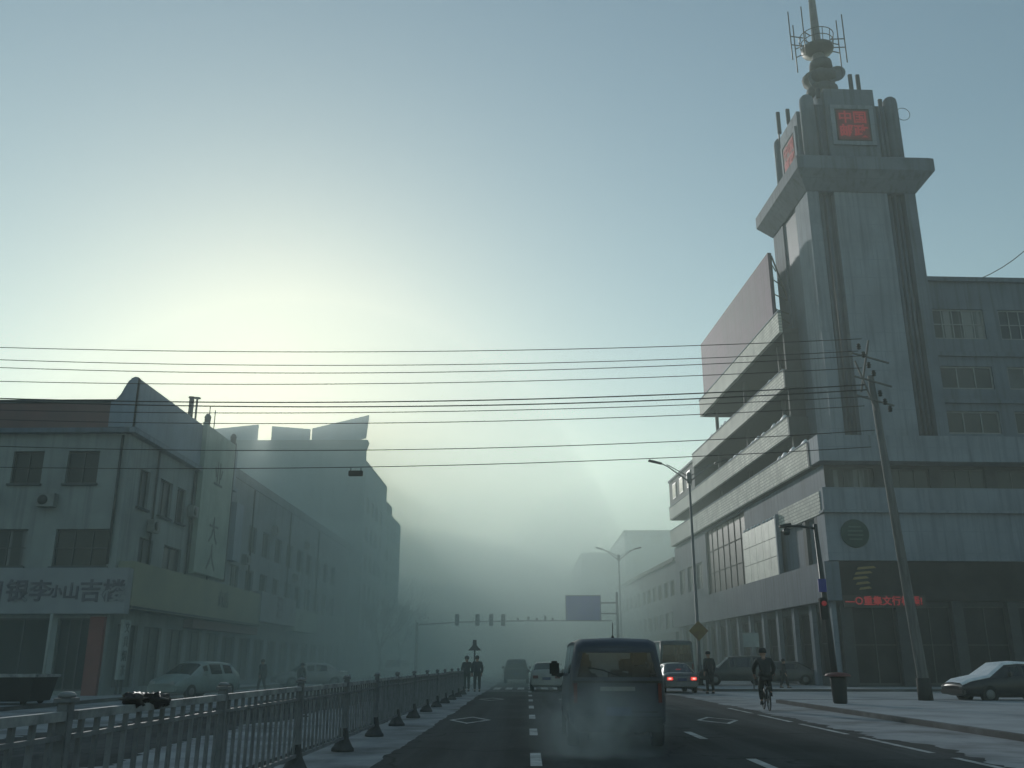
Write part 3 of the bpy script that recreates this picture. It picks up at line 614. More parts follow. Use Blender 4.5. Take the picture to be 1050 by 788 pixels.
# far blocks in the fog
def far_block(x0, x1, y0, y1, h, label, face):
    t = thing('foggy_block', label, 'building', ((x0+x1)/2, y0, 0))
    a, b_ = x0-(x0+x1)/2, x1-(x0+x1)/2; w = MB(); P_ = FR(0.0)
    hs = [(a+1.2+k*3.2, a+3+k*3.2, z, z+1.6) for k in range(int((b_-a-1.5)//3.2)) for z in [2+3.2*j for j in range(int((h-3)//3.2)+1)]]
    wall(w, P_, a, b_, 0, h, hs, CONC); w.box(a, b_, .24, y1-y0, 0, h-.02, CONC); w.box(a-.2, b_+.2, -.2, y1-y0, h, h+.4, CONCD); w.build('wall', t, fix=False)
    for hh in hs: window(t, P_, hh, 2, 1, FRAMED, WIN)
    return t
far_block(17.0, 44, 160, 190, 23.2, 'nearer pale flat topped block standing in fog beyond the grey building', 'l')
far_block(10.5, 38, 178, 215, 21.4, 'farthest faint block behind the road sign in fog', 'l')
t = thing('low_block', 'low foggy shop block right after the grey building on the same side', 'building', (16.2, 102, 0), TH)
w = MB(); hL = [(1+k*3.4, 3+k*3.4, z, z+1.7) for k in range(11) for z in (5.2, 8.6)]; Pm = SRm(0.0)
wall(w, Pm, 0, 40, 0, 12.2, hL, CONC); w.box(.25, 14, 0, 40, 0, 12.0, CONC); w.box(-.25, 14, -.1, 40.1, 12.2, 12.6, CONCD); w.box(-.3, -.003, 0, 40, 3.4, 4.7, CONCD); w.build('wall', t, fix=False)
for h in hL: window(t, Pm, h, 2, 1, FRAMED, WIN)

# ------------------------------------------------------------------ median railing
RL = thing('median_railing', 'grey picket railing with capped posts and dark cone feet along the median', 'railing', (-3.1, 6.5, 0))
NP = 13; PIT = 3.3
proto = None
for k in range(-2, NP):
    if proto is None:
        proto = MB(); proto.box(-.042, .042, -.042, .042, .0, 1.15, RAIL); proto = proto.build('post', RL, bevel=.008)
        c = MB(); c.box(-.06, .06, -.06, .06, 1.153, 1.18, RAIL); c.lathe([(.055, 1.183), (.058, 1.2), (.045, 1.215), (.02, 1.222)], RAILT, n=12); c.build('cap', proto)
        f = MB(); f.lathe([(.19, .006), (.19, .05), (.16, .08), (.095, .2), (.065, .34), (.06, .37)], mat('cone_rubber', (.03, .033, .036), .8, (.06, .065, .07), 4), n=14); f.build('foot', proto)
        proto.location = (0, k*PIT, 0)
    else:
        c = dup(proto, parent=RL); c.location = (0, k*PIT, 0); c.rotation_euler = (rng.uniform(-.012, .012), rng.uniform(-.018, .018), rng.uniform(-.1, .1))
pan = None
for k in range(-2, NP-1):
    if pan is None:
        b = MB(); L0, L1 = .06, PIT-.06
        b.box(-.03, .03, L0, L1, 1.04, 1.1, RAILT); b.box(-.022, .022, L0, L1, .2, .245, RAIL); b.box(-.02, .02, L0, L1, .92, .95, RAIL)
        n = 13
        for i in range(n):
            y = L0+(L1-L0)*(i+.5)/n; b.box(-.014, .014, y-.022, y+.022, .246, 1.038, RAIL)
        pan = b.build('picket_panel', RL); pan.location = (0, k*PIT, 0)
    else:
        c = dup(pan, parent=RL); c.location = (rng.uniform(-.012, .012), k*PIT, rng.uniform(-.012, .008)); c.rotation_euler = (rng.uniform(-.004, .004), rng.uniform(-.02, .02), 0)
# crumpled black bag caught on the rail
b = MB(); rr = random.Random(5)
for cy, rad, cz, sq in ((-.3, .1, .01, .5), (.1, .13, -.01, .45), (-.1, .07, .02, .5), (.24, .1, -.02, .4)):
    prof = []
    n = 14; vs = []; fs = []
    for i in range(8):
        for j in range(n):
            t_ = math.pi*i/7; p_ = 2*math.pi*j/n; r_ = rad*(1+rr.uniform(-.42, .42)) if 0 < i < 7 else rad
            vs.append((r_*math.sin(t_)*math.cos(p_)*.8, cy+r_*1.35*math.sin(t_)*math.sin(p_), cz+r_*sq*math.cos(t_)))
    fs = [(i*n+j, i*n+(j+1) % n, (i+1)*n+(j+1) % n, (i+1)*n+j) for i in range(7) for j in range(n)]
    b.add(vs, fs, mat('black_plastic', (.008, .008, .009), .55), True)
o = b.build('plastic_bag'); o.location = (-3.09, 7.85, 1.12); tag(o, 'crumpled black plastic bag caught over the top rail of the railing', 'bag')

# ------------------------------------------------------------------ posts, lamps, signals, wires
def lamp_post(loc, H, label, sc=1.0):
    t = thing('street_lamp', label, 'street lamp', loc, 0, 'double arm street lamps')
    b = MB(); b.tube([(0, 0, 0), (0, 0, 1.2), (0, 0, 1.25), (0, 0, H)], [.16, .15, .11, .075], STEEL, 12); b.lathe([(.24, 0), (.24, .06), (.17, .1)], STEELD, n=12); b.lathe([(.12, H-.6), (.16, H-.5), (.16, H+.05), (.05, H+.15)], STEEL, n=10); b.build('pole', t)
    for s in (-1, 1):
        a = MB(); a.tube([(0, 0, H-.5), (s*.6, 0, H-.05), (s*1.4, 0, H+.55), (s*2.0, 0, H+.85)], [.05, .045, .04, .035], STEEL, 8); a.tube([(0, 0, H-.15), (s*.6, 0, H+.2), (s*1.45, 0, H+.68)], .03, STEEL, 6); ar = a.build('arm', t)
        h = MB(); h.add([(s*1.75, -.13, .0), (s*1.75, .13, 0), (s*2.7, .15, .22), (s*2.7, -.15, .22), (s*1.75, -.09, .13), (s*1.75, .09, .13), (s*2.62, .1, .36), (s*2.62, -.1, .36)],
                        [(0, 1, 2, 3), (4, 7, 6, 5), (0, 4, 5, 1), (1, 5, 6, 2), (2, 6, 7, 3), (3, 7, 4, 0)], STEELD); hd = h.build('lamp_head', ar, bevel=.03); hd.location = (0, 0, H+.68)
    return t
lamp_post((10.85, 60.6, .12), 13.4, 'tall double arm street lamp nearest, in front of the balcony bands')
lamp_post((10.65, 108, .12), 13.3, 'second double arm street lamp, fading in fog beside the blue road sign')

# signal gantry across the road
t = thing('signal_gantry', 'thin foggy gantry arm with traffic signals over the left lanes', 'traffic light', (-10.5, 90, .0))
b = MB(); b.tube([(0, 0, 0), (0, 0, 5.2)], [.16, .11], STEELD, 10); b.build('pole', t)
b = MB(); b.tube([(0, 0, 4.95), (4, 0, 5.2), (10, 0, 5.32), (18.5, 0, 5.32)], [.06, .05, .045, .04], STEELD, 8); b.build('arm', t)
sp = None
for x in (3.8, 5.75, 7.05, 8.2):
    if sp is None:
        m_ = MB(); m_.box(-.2, .2, -.12, .12, -.55, .55, STEELD); 
        sp = m_.build('signal_head', t, bevel=.04)
        for z in (-.34, 0, .34):
            l = MB(); l.lathe([(.13, 0), (.13, -.14), (.11, -.02)], RUBBER, (0, -.125, z), 12, 'y'); l.build('lens', sp)
        sp.location = (x, 0, 5.4)
    else:
        c = dup(sp, parent=t); c.location = (x, 0, 5.4)
b = MB()
for x in (9.6, 10.6, 11.4, 12.2, 12.9): b.box(x-.1, x+.1, -.1, .1, 5.37, 5.6+.1*(int(x*10) % 3), STEELD)
b.build('detectors', t)
t = thing('road_sign', 'blue direction sign board hung over the right lanes in fog', 'road sign', (8.6, 90.3, 0))
b = MB(); b.tube([(0, 0, 0), (0, 0, 8.0)], [.17, .11], STEEL, 10); b.build('pole', t)
b = MB(); b.tube([(0, 0, 7.0), (-4.9, 0, 7.0)], .07, STEEL, 8); b.tube([(0, 0, 6.0), (-4.9, 0, 6.0)], .07, STEEL, 8); b.build('arm', t)
b = MB(); b.box(-4.95, -1.55, -.14, -.075, 5.28, 7.72, BLUES); b.build('panel', t, bevel=.02)
b = MB(); b.box(-4.95, -1.55, -.15, -.141, 7.66, 7.72, GREYS); b.box(-4.95, -1.55, -.15, -.141, 5.28, 5.34, GREYS); b.box(-4.95, -4.89, -.15, -.141, 5.341, 7.659, GREYS); b.box(-1.61, -1.55, -.15, -.141, 5.341, 7.659, GREYS); b.build('border', t)

# right-hand signal pole with arm
t = thing('signal_pole', 'slim black signal pole with a side arm and a lit red light', 'traffic light', (10.6, 33.3, .12))
b = MB(); b.tube([(0, 0, 0), (-.1, 0, 3.2), (-.2, 0, 6.1)], [.13, .1, .07], STEELD, 10); b.build('pole', t)
b = MB(); b.tube([(-.2, 0, 5.95), (-.9, 0, 6.05), (-1.5, 0, 6.0)], [.05, .045, .04], STEELD, 8); b.build('arm', t)
b = MB(); b.lathe([(.02, -.12), (.1, -.1), (.13, .0), (.12, .12), (.02, .16)], STEELD, (-1.25, 0, 5.82), 12); b.bar((-1.5, -.1, 6.02), (-1.1, -.1, 6.1), .12, .08, STEELD); b.build('camera', t)
b = MB(); b.box(-.35, -.08, -.22, -.12, 3.7, 4.15, BLUE2); b.build('blue_plate', t)
s = MB(); s.box(-.38, -.12, -.3, -.09, 2.75, 3.5, RUBBER); s = s.build('signal_head', t, bevel=.03)
l = MB(); l.lathe([(.09, -.31), (.09, -.33), (.05, -.34)], mat('signal_red', (.1, .01, .01), .5, emit=(1, .06, .08), es=.13), (-.25, 0, 3.3), 14, 'y'); l.build('lens', s)
t = thing('pole_bin', 'dark tapered bin with a flat reddish lid at the foot of the signal pole', 'bin', (10.55, 32.9, .12))
b = MB(); b.lathe([(.2, 0), (.23, .05), (.27, .75), (.27, .85), (.22, .87)], mat('bin_black', (.012, .013, .015), .6), n=18); b.build('body', t)
b = MB(); b.lathe([(.42, .873), (.43, .9), (.38, .96), (.2, 1.0), (.03, 1.01)], mat('bin_lid', (.13, .035, .035), .6), n=18); b.build('lid', t)

# wooden power pole and wires
t = thing('utility_pole', 'weathered dark utility pole with insulators, leaning slightly, right of the signal pole', 'pole', (14.6, 35.8, 0))
b = MB(); b.tube([(0, 0, 0), (.0, 0, .9), (-.3, 0, 6.5), (-.6, 0, 12.6)], [.22, .2, .165, .12], WOOD, 12); b.build('shaft', t)
b = MB(); b.tube([(0.01, 0, .001), (.0, 0, .9)], [.27, .25], mat('pole_base', (.025, .025, .025), .8), 12); b.build('base_wrap', t)
wz = [13.85, 13.5, 13.05, 12.7, 11.85, 11.5, 11.2]
b = MB()
b.bar((-.95, .25, 12.0), (-.55, -.1, 14.1), .07, .07, WOOD); b.bar((-.62, -.2, 11.1), (-1.1, .15, 13.3), .06, .06, WOOD)
for z in (13.3, 12.3, 11.5): b.bar((-1.3, -.15, z+.25), (.15, -.15, z-.2), .06, .06, WOOD)
b.build('crossarms', t)
for k in range(7):
    z = wz[k]; x = -1.0+.16*k
    i_ = MB(); i_.lathe([(.03, -.16), (.09, -.13), (.05, -.08), (.1, -.04), (.05, .02), (.08, .06), (.02, .1)], RUBBER, (x, -.16, z), 10); i_.build('insulator', t)
ORD = ['topmost', 'second from top', 'third from top', 'fourth from top', 'fifth from top', 'sixth from top', 'seventh from top', 'eighth from top', 'second lowest', 'lowest']
WL = [(13.75, 13.75), (13.4, 13.4), (12.85, 12.95), (12.35, 12.6), (11.62, 11.85), (11.52, 11.6), (11.05, 11.3), (10.8, 11.05), (9.55, 9.85), (8.72, 9.3)]
for k, (zl, zr) in enumerate(WL):
    b = MB(); xl, xr = -26.0, 13.7
    pts = []
    for i in range(41):
        s = i/40; pts.append((xl+(xr-xl)*s, 35.6+(.2 if k % 2 else -.1)+.25*math.sin(k*2.1), zl+(zr-zl)*s+.35-(.5+.07*(k % 3))*4*s*(1-s)*.9))
    b.tube(pts, .017 if k not in (4, 5) else .026, WIRE, 5)
    o = b.build('overhead_wire'); tag(o, 'thin black overhead wire crossing the street, '+ORD[k]+' of ten', 'wire', 'overhead wires')
t = thing('wire_tag', 'small dark box hanging on the lowest overhead wire before the wedge roof board', 'junction box', (-6.75, 35.55, 8.62))
b = MB(); b.box(-.28, .28, -.08, .08, -.13, .08, WIRE); b.build('casing', t, bevel=.02)
b = MB(); b.bar((-.2, 0, .08), (-.2, 0, .2), .03, .03, WIRE); b.bar((.2, 0, .08), (.2, 0, .2), .03, .03, WIRE); b.build('clip', t)

# small signs
t = thing('yellow_sign', 'dull yellow diamond warning sign on the nearest street lamp', 'road sign', (10.85, 60.35, 3.4))
b = MB(); b.prism([(-.62, 0), (0, -.62), (.62, 0), (0, .62)], 0, -.04, YEL, lambda a, bb, d: (a, d, bb)); b.build('panel', t)
b = MB(); b.bar((0, .02, -.2), (0, .13, -.2), .1, .05, STEELD); b.build('fixings', t)
t = thing('grey_sign', 'small pale grey square sign on a thin post behind the cyclist', 'road sign', (12.1, 51.8, .12))
b = MB(); b.tube([(0, 0, 0), (0, 0, 2.9)], .035, STEEL, 8); b.build('post', t)
b = MB(); b.box(-.43, .43, -.08, -.04, 2.15, 2.9, GREYS); b.build('panel', t, bevel=.01)
t = thing('median_sign', 'thin foggy post with a small arrow topped sign at the railing end', 'road sign', (-3.1, 56, 0))
b = MB(); b.tube([(0, 0, 0), (0, 0, 2.4)], .05, STEELD, 8); b.build('post', t)
b = MB(); b.prism([(-.38, 2.15), (.38, 2.15), (.12, 2.45), (.1, 2.75), (-.1, 2.75), (-.12, 2.45)], -.06, -.11, STEELD, lambda a, bb, d: (a, d, bb)); b.build('panel', t)
t = thing('shop_pole', 'thin pale pole standing in front of the corner shop window', 'pole', (-20.0, 39.4, .12))
b = MB(); b.tube([(0, 0, 0), (0, 0, 3.3)], .06, GREYS, 8); b.build('shaft', t); b = MB(); b.lathe([(.14, 0), (.14, .04)], STEELD, n=10); b.build('foot', t)
t = thing('dumpster', 'long dark rubbish container with a frosted rim behind the railing', 'container', (-17.0, 32, 0.12))
b = MB(); b.add([(-2.2, -.7, .1), (.75, -.7, .1), (.75, .7, .1), (-2.2, .7, .1), (-2.4, -.8, .9), (.9, -.8, .9), (.9, .8, .9), (-2.4, .8, .9)], [(0, 1, 2, 3), (4, 7, 6, 5), (0, 4, 5, 1), (1, 5, 6, 2), (2, 6, 7, 3), (3, 7, 4, 0)], mat('dumpster_paint', (.018, .02, .024), .7)); b.build('bin', t)
b = MB(); b.box(-2.45, .95, -.86, -.78, .86, .95, RAILT); b.box(-2.45, .95, .78, .86, .86, .95, RAILT); b.box(.9, .98, -.779, .779, .86, .95, RAILT); b.build('rim', t)
for x in (-1.9, .5):
    for y in (-.55, .55):
        b = MB(); b.lathe([(.06, -.04), (.1, -.035), (.1, .035), (.06, .04)], RUBBER, (x, y, .0), 12, 'y'); o = b.build('wheel', t); o.location.z = .1

# ------------------------------------------------------------------ vehicles
def car(loc, heading, label, paint, kind_='sedan', lights=False, name='parked_car', cat='car', group=None, snow=False, glass=None, seats=False):
    """built pointing to +y from rear bumper y=0; heading turns the nose; loc is the centre on the ground"""
    S = {  # y, zbottom, zbelt, zroof, roof half width factor, half width factor, top span to next station is glass
     'sedan': (4.55, 1.76, [(0, .42, .86, .92, .86, .86, 0), (.12, .3, .9, .97, .88, .97, 0), (.55, .24, .92, 1.0, .86, 1, 1), (1.35, .22, .93, 1.42, .70, 1, 0), (2.2, .22, .92, 1.46, .70, 1, 0), (2.75, .22, .91, 1.42, .70, 1, 1), (3.45, .22, .9, .98, .84, 1, 0), (4.2, .26, .78, .84, .84, .96, 0), (4.5, .34, .66, .7, .8, .86, 0), (4.55, .42, .58, .62, .76, .8, 0)], .66, (.95, 3.6)),
     'hatch': (4.1, 1.72, [(0, .42, .9, 1.0, .82, .86, 0), (.08, .3, .94, 1.12, .8, .96, 1), (.5, .24, .95, 1.44, .70, 1, 0), (1.2, .22, .94, 1.5, .70, 1, 0), (2.1, .22, .92, 1.5, .70, 1, 0), (2.5, .22, .91, 1.42, .70, 1, 1), (3.25, .22, .9, 1.0, .84, 1, 0), (3.85, .26, .76, .82, .84, .95, 0), (4.1, .4, .58, .62, .76, .8, 0)], .6, (.75, 3.25)),
     'suv': (4.6, 1.86, [(0, .45, 1.0, 1.5, .76, .88, 0), (.1, .34, 1.04, 1.68, .74, .97, 0), (.5, .3, 1.05, 1.74, .76, 1, 0), (1.3, .28, 1.04, 1.76, .76, 1, 0), (2.4, .28, 1.03, 1.74, .75, 1, 0), (2.75, .28, 1.02, 1.68, .75, 1, 1), (3.45, .28, 1.0, 1.1, .86, 1, 0), (4.25, .32, .92, .98, .85, .96, 0), (4.55, .4, .8, .84, .8, .86, 0), (4.6, .5, .7, .74, .76, .8, 0)], .7, (.9, 3.65)),
     'van': (4.5, 1.70, [(0, .38, 1.16, 1.68, .80, .93, 0), (.05, .32, 1.18, 1.76, .82, .98, 0), (.2, .28, 1.19, 1.83, .84, 1, 0), (1.2, .28, 1.18, 1.86, .86, 1, 0), (2.2, .28, 1.17, 1.86, .86, 1, 0), (3.2, .28, 1.15, 1.84, .85, 1, 0), (3.45, .28, 1.12, 1.76, .83, 1, 1), (4.05, .3, 1.02, 1.1, .86, .98, 0), (4.4, .34, .85, .92, .84, .92, 0), (4.5, .42, .7, .76, .8, .86, 0)], .62, (.8, 3.55)),
     'bus': (7.0, 2.1, [(0, .5, 1.5, 2.6, .88, .93, 0), (.06, .42, 1.52, 2.7, .9, .98, 0), (.25, .38, 1.53, 2.78, .92, 1, 0), (2, .36, 1.53, 2.8, .92, 1, 0), (3.8, .36, 1.53, 2.8, .92, 1, 0), (5.6, .36, 1.53, 2.78, .92, 1, 0), (6.7, .38, 1.45, 2.6, .9, .99, 1), (6.95, .42, 1.4, 2.0, .9, .95, 0), (7.0, .5, 1.2, 1.4, .88, .9, 0)], .85, (1.4, 5.7)),
    }[kind_]
    L, W, st, whl, wy = S; w = W/2; glass = glass or CGLASS
    t = thing(name, label, cat, loc, heading, group)
    def sec(s):
        y, zb, zl, zr, wr, wf, g = s; ww = w*wf; yy = y-L/2
        return [Vector(q) for q in ((0, yy, zb), (ww*.82, yy, zb), (ww*.975, yy, zb+.14), (ww, yy, zb+(zl-zb)*.6), (ww*.965, yy, zl), (w*wr*min(1, wf+.03), yy, zr-.07), (w*wr*.82*min(1, wf+.03), yy, zr-.008), (0, yy, zr+.015))]
    secs = [sec(s) for s in st]; mir = lambda v: Vector((-v.x, v.y, v.z))
    body = MB(); gl = []
    def cell(a, b, c, d, win, k=.1):
        if not win: body.add([a, b, c, d], [(0, 1, 2, 3)], paint, True); return
        cen = (a+b+c+d)/4; ins = [q+(cen-q).normalized()*min(k, (cen-q).length*.5) for q in (a, b, c, d)]
        q = [a, b, c, d]
        for i in range(4): body.add([q[i], q[(i+1) % 4], ins[(i+1) % 4], ins[i]], [(0, 1, 2, 3)], paint, False)
        gl.append([v+(cen-cen) for v in ins])
    cabin = [i for i in range(len(st)-1) if st[i][3]-st[i][2] > .3 and st[i+1][3]-st[i+1][2] > .3]
    for i in range(len(secs)-1):
        A_, B_ = secs[i], secs[i+1]
        for j in range(7):
            isw = (j == 4 and i in cabin and st[i+1][0]-st[i][0] > .24) or (j >= 5 and st[i][6])
            for sgn in (0, 1):
                q = [A_[j], B_[j], B_[j+1], A_[j+1]]
                if sgn: q = [mir(v) for v in q]
                if isw and j >= 5: gl.append(q)
                else: cell(*q, isw)
    a = secs[0]; rearwin = st[0][3]-st[0][2] > .3
    for j in range(1, 7):
        q = [a[j], mir(a[j]), mir(a[j+1]), a[j+1]]
        if j == 6: body.add([a[6], mir(a[6]), a[7]], [(0, 1, 2)], paint)
        else: cell(*q, j == 4 and rearwin, .07)
    f_ = secs[-1]
    for j in range(1, 7):
        if j == 6: body.add([f_[6], mir(f_[6]), f_[7]], [(0, 1, 2)], paint)
        else: body.add([f_[j], mir(f_[j]), mir(f_[j+1]), f_[j+1]], [(0, 1, 2, 3)], paint)
    bo = body.build('body', t, fix=False)
    bm = bmesh.new(); bm.from_mesh(bo.data); bmesh.ops.remove_doubles(bm, verts=bm.verts, dist=.002); bmesh.ops.recalc_face_normals(bm, faces=bm.faces); bm.to_mesh(bo.data); bm.free()
    g = MB()
    for q in gl: g.add(q, [(0, 1, 2, 3)], glass)
    g.build('windows', t, fix=False)
    # wheels
    wp = None
    for y in wy:
        for s in (-1, 1):
            if wp is None:
                m_ = MB(); r = whl/2; m_.lathe([(r*.62, -.1), (r*.95, -.1), (r, -.06), (r, .06), (r*.95, .1), (r*.62, .1)], RUBBER, n=22, axis='x'); wp = m_.build('wheel', t)
                m_ = MB(); m_.lathe([(.04, -.112), (r*.3, -.115), (r*.6, -.095), (r*.6, .095), (r*.3, .115), (.04, .112)], STEEL, n=14, axis='x'); m_.build('rim', wp)
                wp.location = (s*(w-.1), y-L/2, r)
            else:
                c = dup(wp, parent=t); c.location = (s*(w-.1), y-L/2, whl/2)
    zb0, zl0 = st[0][1], st[0][2]; yb = -L/2
    b = MB(); b.box(-w*.9, w*.9, yb-.07, yb+.12, zb0-.1, zb0+.16, paint if kind_ != 'van' else mat('bumper_dark', (.02, .024, .03), .55)); b.build('rear_bumper', t, bevel=.04)
    b = MB(); b.box(-w*.84, w*.84, L/2-.12, L/2+.05, st[-1][1]-.1, st[-1][1]+.1, paint); b.build('front_bumper', t, bevel=.04)
    for s in (-1, 1):
        b = MB()
        if kind_ in ('van', 'bus', 'suv'): b.box(s*w*.8, s*w*.92, yb-.015, yb+.06, zl0-.42, zl0-.06, TAILON if lights else TAILOFF)
        else: b.box(s*w*.5, s*w*.84, yb-.02, yb+.1, zl0-.24, zl0-.08, TAILON if lights else TAILOFF)
        tl = b.build('tail_light', t, bevel=.02)
        if lights:
            b = MB(); b.box(s*w*.6, s*w*.76, yb-.03, yb-.021, zl0-.2, zl0-.12, TAILHOT); b.build('bulb', tl)
        b = MB(); zf = st[-2][2]; b.box(s*w*.48, s*w*.76, L/2-.12, L/2+.0, zf-.17, zf-.04, LAMPG); b.build('headlight', t, bevel=.02)
        ym = [q for q in st if q[6]][-1][0]-L/2+.05; zm = st[4][2]
        b = MB(); b.box(s*(w+.02), s*(w+.2), ym-.05, ym+.07, zm+.02, zm+.2, paint); b.bar((s*(w-.06), ym, zm+.05), (s*(w+.04), ym, zm+.08), .05, .05, paint); b.build('mirror', t, bevel=.03) if kind_ != 'van' else None
    if lights:
        b = MB(); b.box(-.13, .13, .9-L/2, .95-L/2, 1.12, 1.15, TAILON); b.build('brake_lamp', t)
    b = MB(); b.box(-.22, .22, yb-.1, yb-.075, zb0+.17, zb0+.31, PLATE); b.build('plate', t)
    if seats:
        for s in (-.42, .42):
            for y in ((.6, 0.0) if kind_ == 'van' else (0.2,)):
                b = MB(); b.box(s-.24, s+.24, y-.1, y+.05, .6, 1.22, SEATM); b.box(s-.12, s+.12, y-.08, y+.02, 1.26, 1.5, SEATM); b.box(s-.24, s+.24, y+.051, y+.55, .55, .7, SEATM); b.build('seat', t, bevel=.04)
    if snow:
        b = MB()
        for i in range(len(secs)-1):
            if 5 <= i <= 7 or i in (3, 4):
                A_, B_ = secs[i], secs[i+1]
                for j in (5, 6):
                    for sg in (1, -1):
                        q = [Vector((v.x*sg*.97, v.y, v.z+.035)) for v in (A_[j], B_[j], B_[j+1], A_[j+1])]
                        b.add(q, [(0, 1, 2, 3)], SNOW, True); b.add([q[0], q[1], q[1]-Vector((0, 0, .03)), q[0]-Vector((0, 0, .03))], [(0, 1, 2, 3)], SNOW)
        b.build('snow_cover', t, fix=False)
    return t
PD = lambda n, c, r=.35: mat(n, c, r, tuple(x*1.5+.008 for x in c), 1.5, 6, spec=.5)
VP_ = PD('van_paint', (.022, .029, .045), .4)
V = car((1.56, 19.05, 0), 0, 'dark blue van seen from behind with exhaust smoke in the middle lane', VP_, 'van', name='van', cat='van', glass=VGLASS, seats=True)
# van details
for x, hw, zt in ((-.56, .17, 1.62), (.5, .2, 1.66), (.08, .2, 1.3)):
    b = MB(); b.box(x-hw, x+hw, -1.35, -1.2, .6, zt-.3, SEATM); b.box(x-hw*.8, x+hw*.8, -1.34, -1.22, zt-.28, zt, SEATM); b.build('seat', V, bevel=.05)
yb = -2.25
b = MB(); b.box(-.78, .78, yb-.022, yb-.003, 1.085, 1.12, mat('trim_black', (.012, .014, .016), .4)); b.box(-.3, .3, yb-.05, yb-.023, .95, 1.02, mat('trim_chrome', (.2, .22, .24), .3, metal=.6)); b.build('tailgate_trim', V)
b = MB(); b.tube([(.05, yb-.03, 1.2), (-.25, yb-.01, 1.3), (-.5, yb+.0, 1.34)], .012, RUBBER, 6); b.build('wiper', V)
b = MB(); b.tube([(0, -1.6, 1.86), (0, -1.68, 2.12)], .008, RUBBER, 6); b.lathe([(.03, 1.85), (.02, 1.89)], RUBBER, (0, -1.6, 0), 8); b.build('aerial', V)
b = MB(); b.box(-.68, .68, yb-.012, yb+.03, .6, .615, RUBBER); b.build('tailgate_seam', V)
for s in (-1, 1):
    b = MB(); b.tube([(s*.78, 1.15, 1.22), (s*.9, 1.1, 1.16), (s*.97, 1.05, 1.2)], .03, RUBBER, 6); b.box(s*.9, s*1.1, 1.0, 1.13, 1.16, 1.46, RUBBER); b.build('mirror', V, bevel=.04)
    b = MB(); b.tube([(s*.775, -1.95, 1.24), (s*.815, -1.0, 1.2), (s*.815, 1.1, 1.18)], .01, RUBBER, 5); b.build('side_trim', V)
b = MB(); b.tube([(-.5, -2.2, .22), (-.5, -2.36, .2)], .035, STEELD, 8); b.build('exhaust_pipe', V)

car((7.6, 50.2, 0), R(1.5), 'grey saloon with red tail lights lit in the right lane', PD('sedan_grey', (.09, .095, .105)), 'sedan', True, 'moving_car', seats=True)
car((1.0, 53, 0), 0, 'pale hatchback waiting ahead of the dark van', PD('pale_grey', (.2, .21, .21)), 'hatch', name='moving_car')
car((-.85, 74, 0), 0, 'dark foggy car farther ahead left of the lane line', PD('dark_car', (.02, .022, .025)), 'suv', name='moving_car')
car((-1.7, 100, 0), 0, 'faintest car far ahead down the left lane', PD('dark_car', (.02, .022, .025)), 'sedan', name='moving_car')
car((9.05, 61.5, 0), 0, 'dark minibus beyond the grey saloon', PD('bus_grey', (.05, .06, .062)), 'bus', name='minibus', cat='minibus')
car((13.0, 60.5, .12), R(86), 'dark parked car side-on before the shopfront behind the cyclist', PD('suv_dark', (.025, .03, .032)), 'suv')
car((16.5, 62.5, .12), R(80), 'second dark parked car farther right, mostly hidden', PD('grey_dark', (.05, .055, .058)), 'sedan')
car((18.1, 36.6, .0), R(97), 'dark parked car with snow covered windscreen and roof at the right edge', PD('car_black', (.014, .015, .017)), 'sedan', snow=True)
car((-14.3, 41.2, 0), R(160), 'silver green hatchback parked at an angle behind the railing', PD('silver_green', (.15, .19, .19), .3), 'hatch')
car((-13.6, 60, 0), R(118), 'pale saloon parked farther back on the left side', PD('pale_grey', (.2, .21, .21)), 'sedan')
car((-12.6, 92, 0), R(176), 'white van coming towards the camera on the left side', PD('van_white', (.42, .44, .44)), 'van', name='oncoming_van', cat='van')

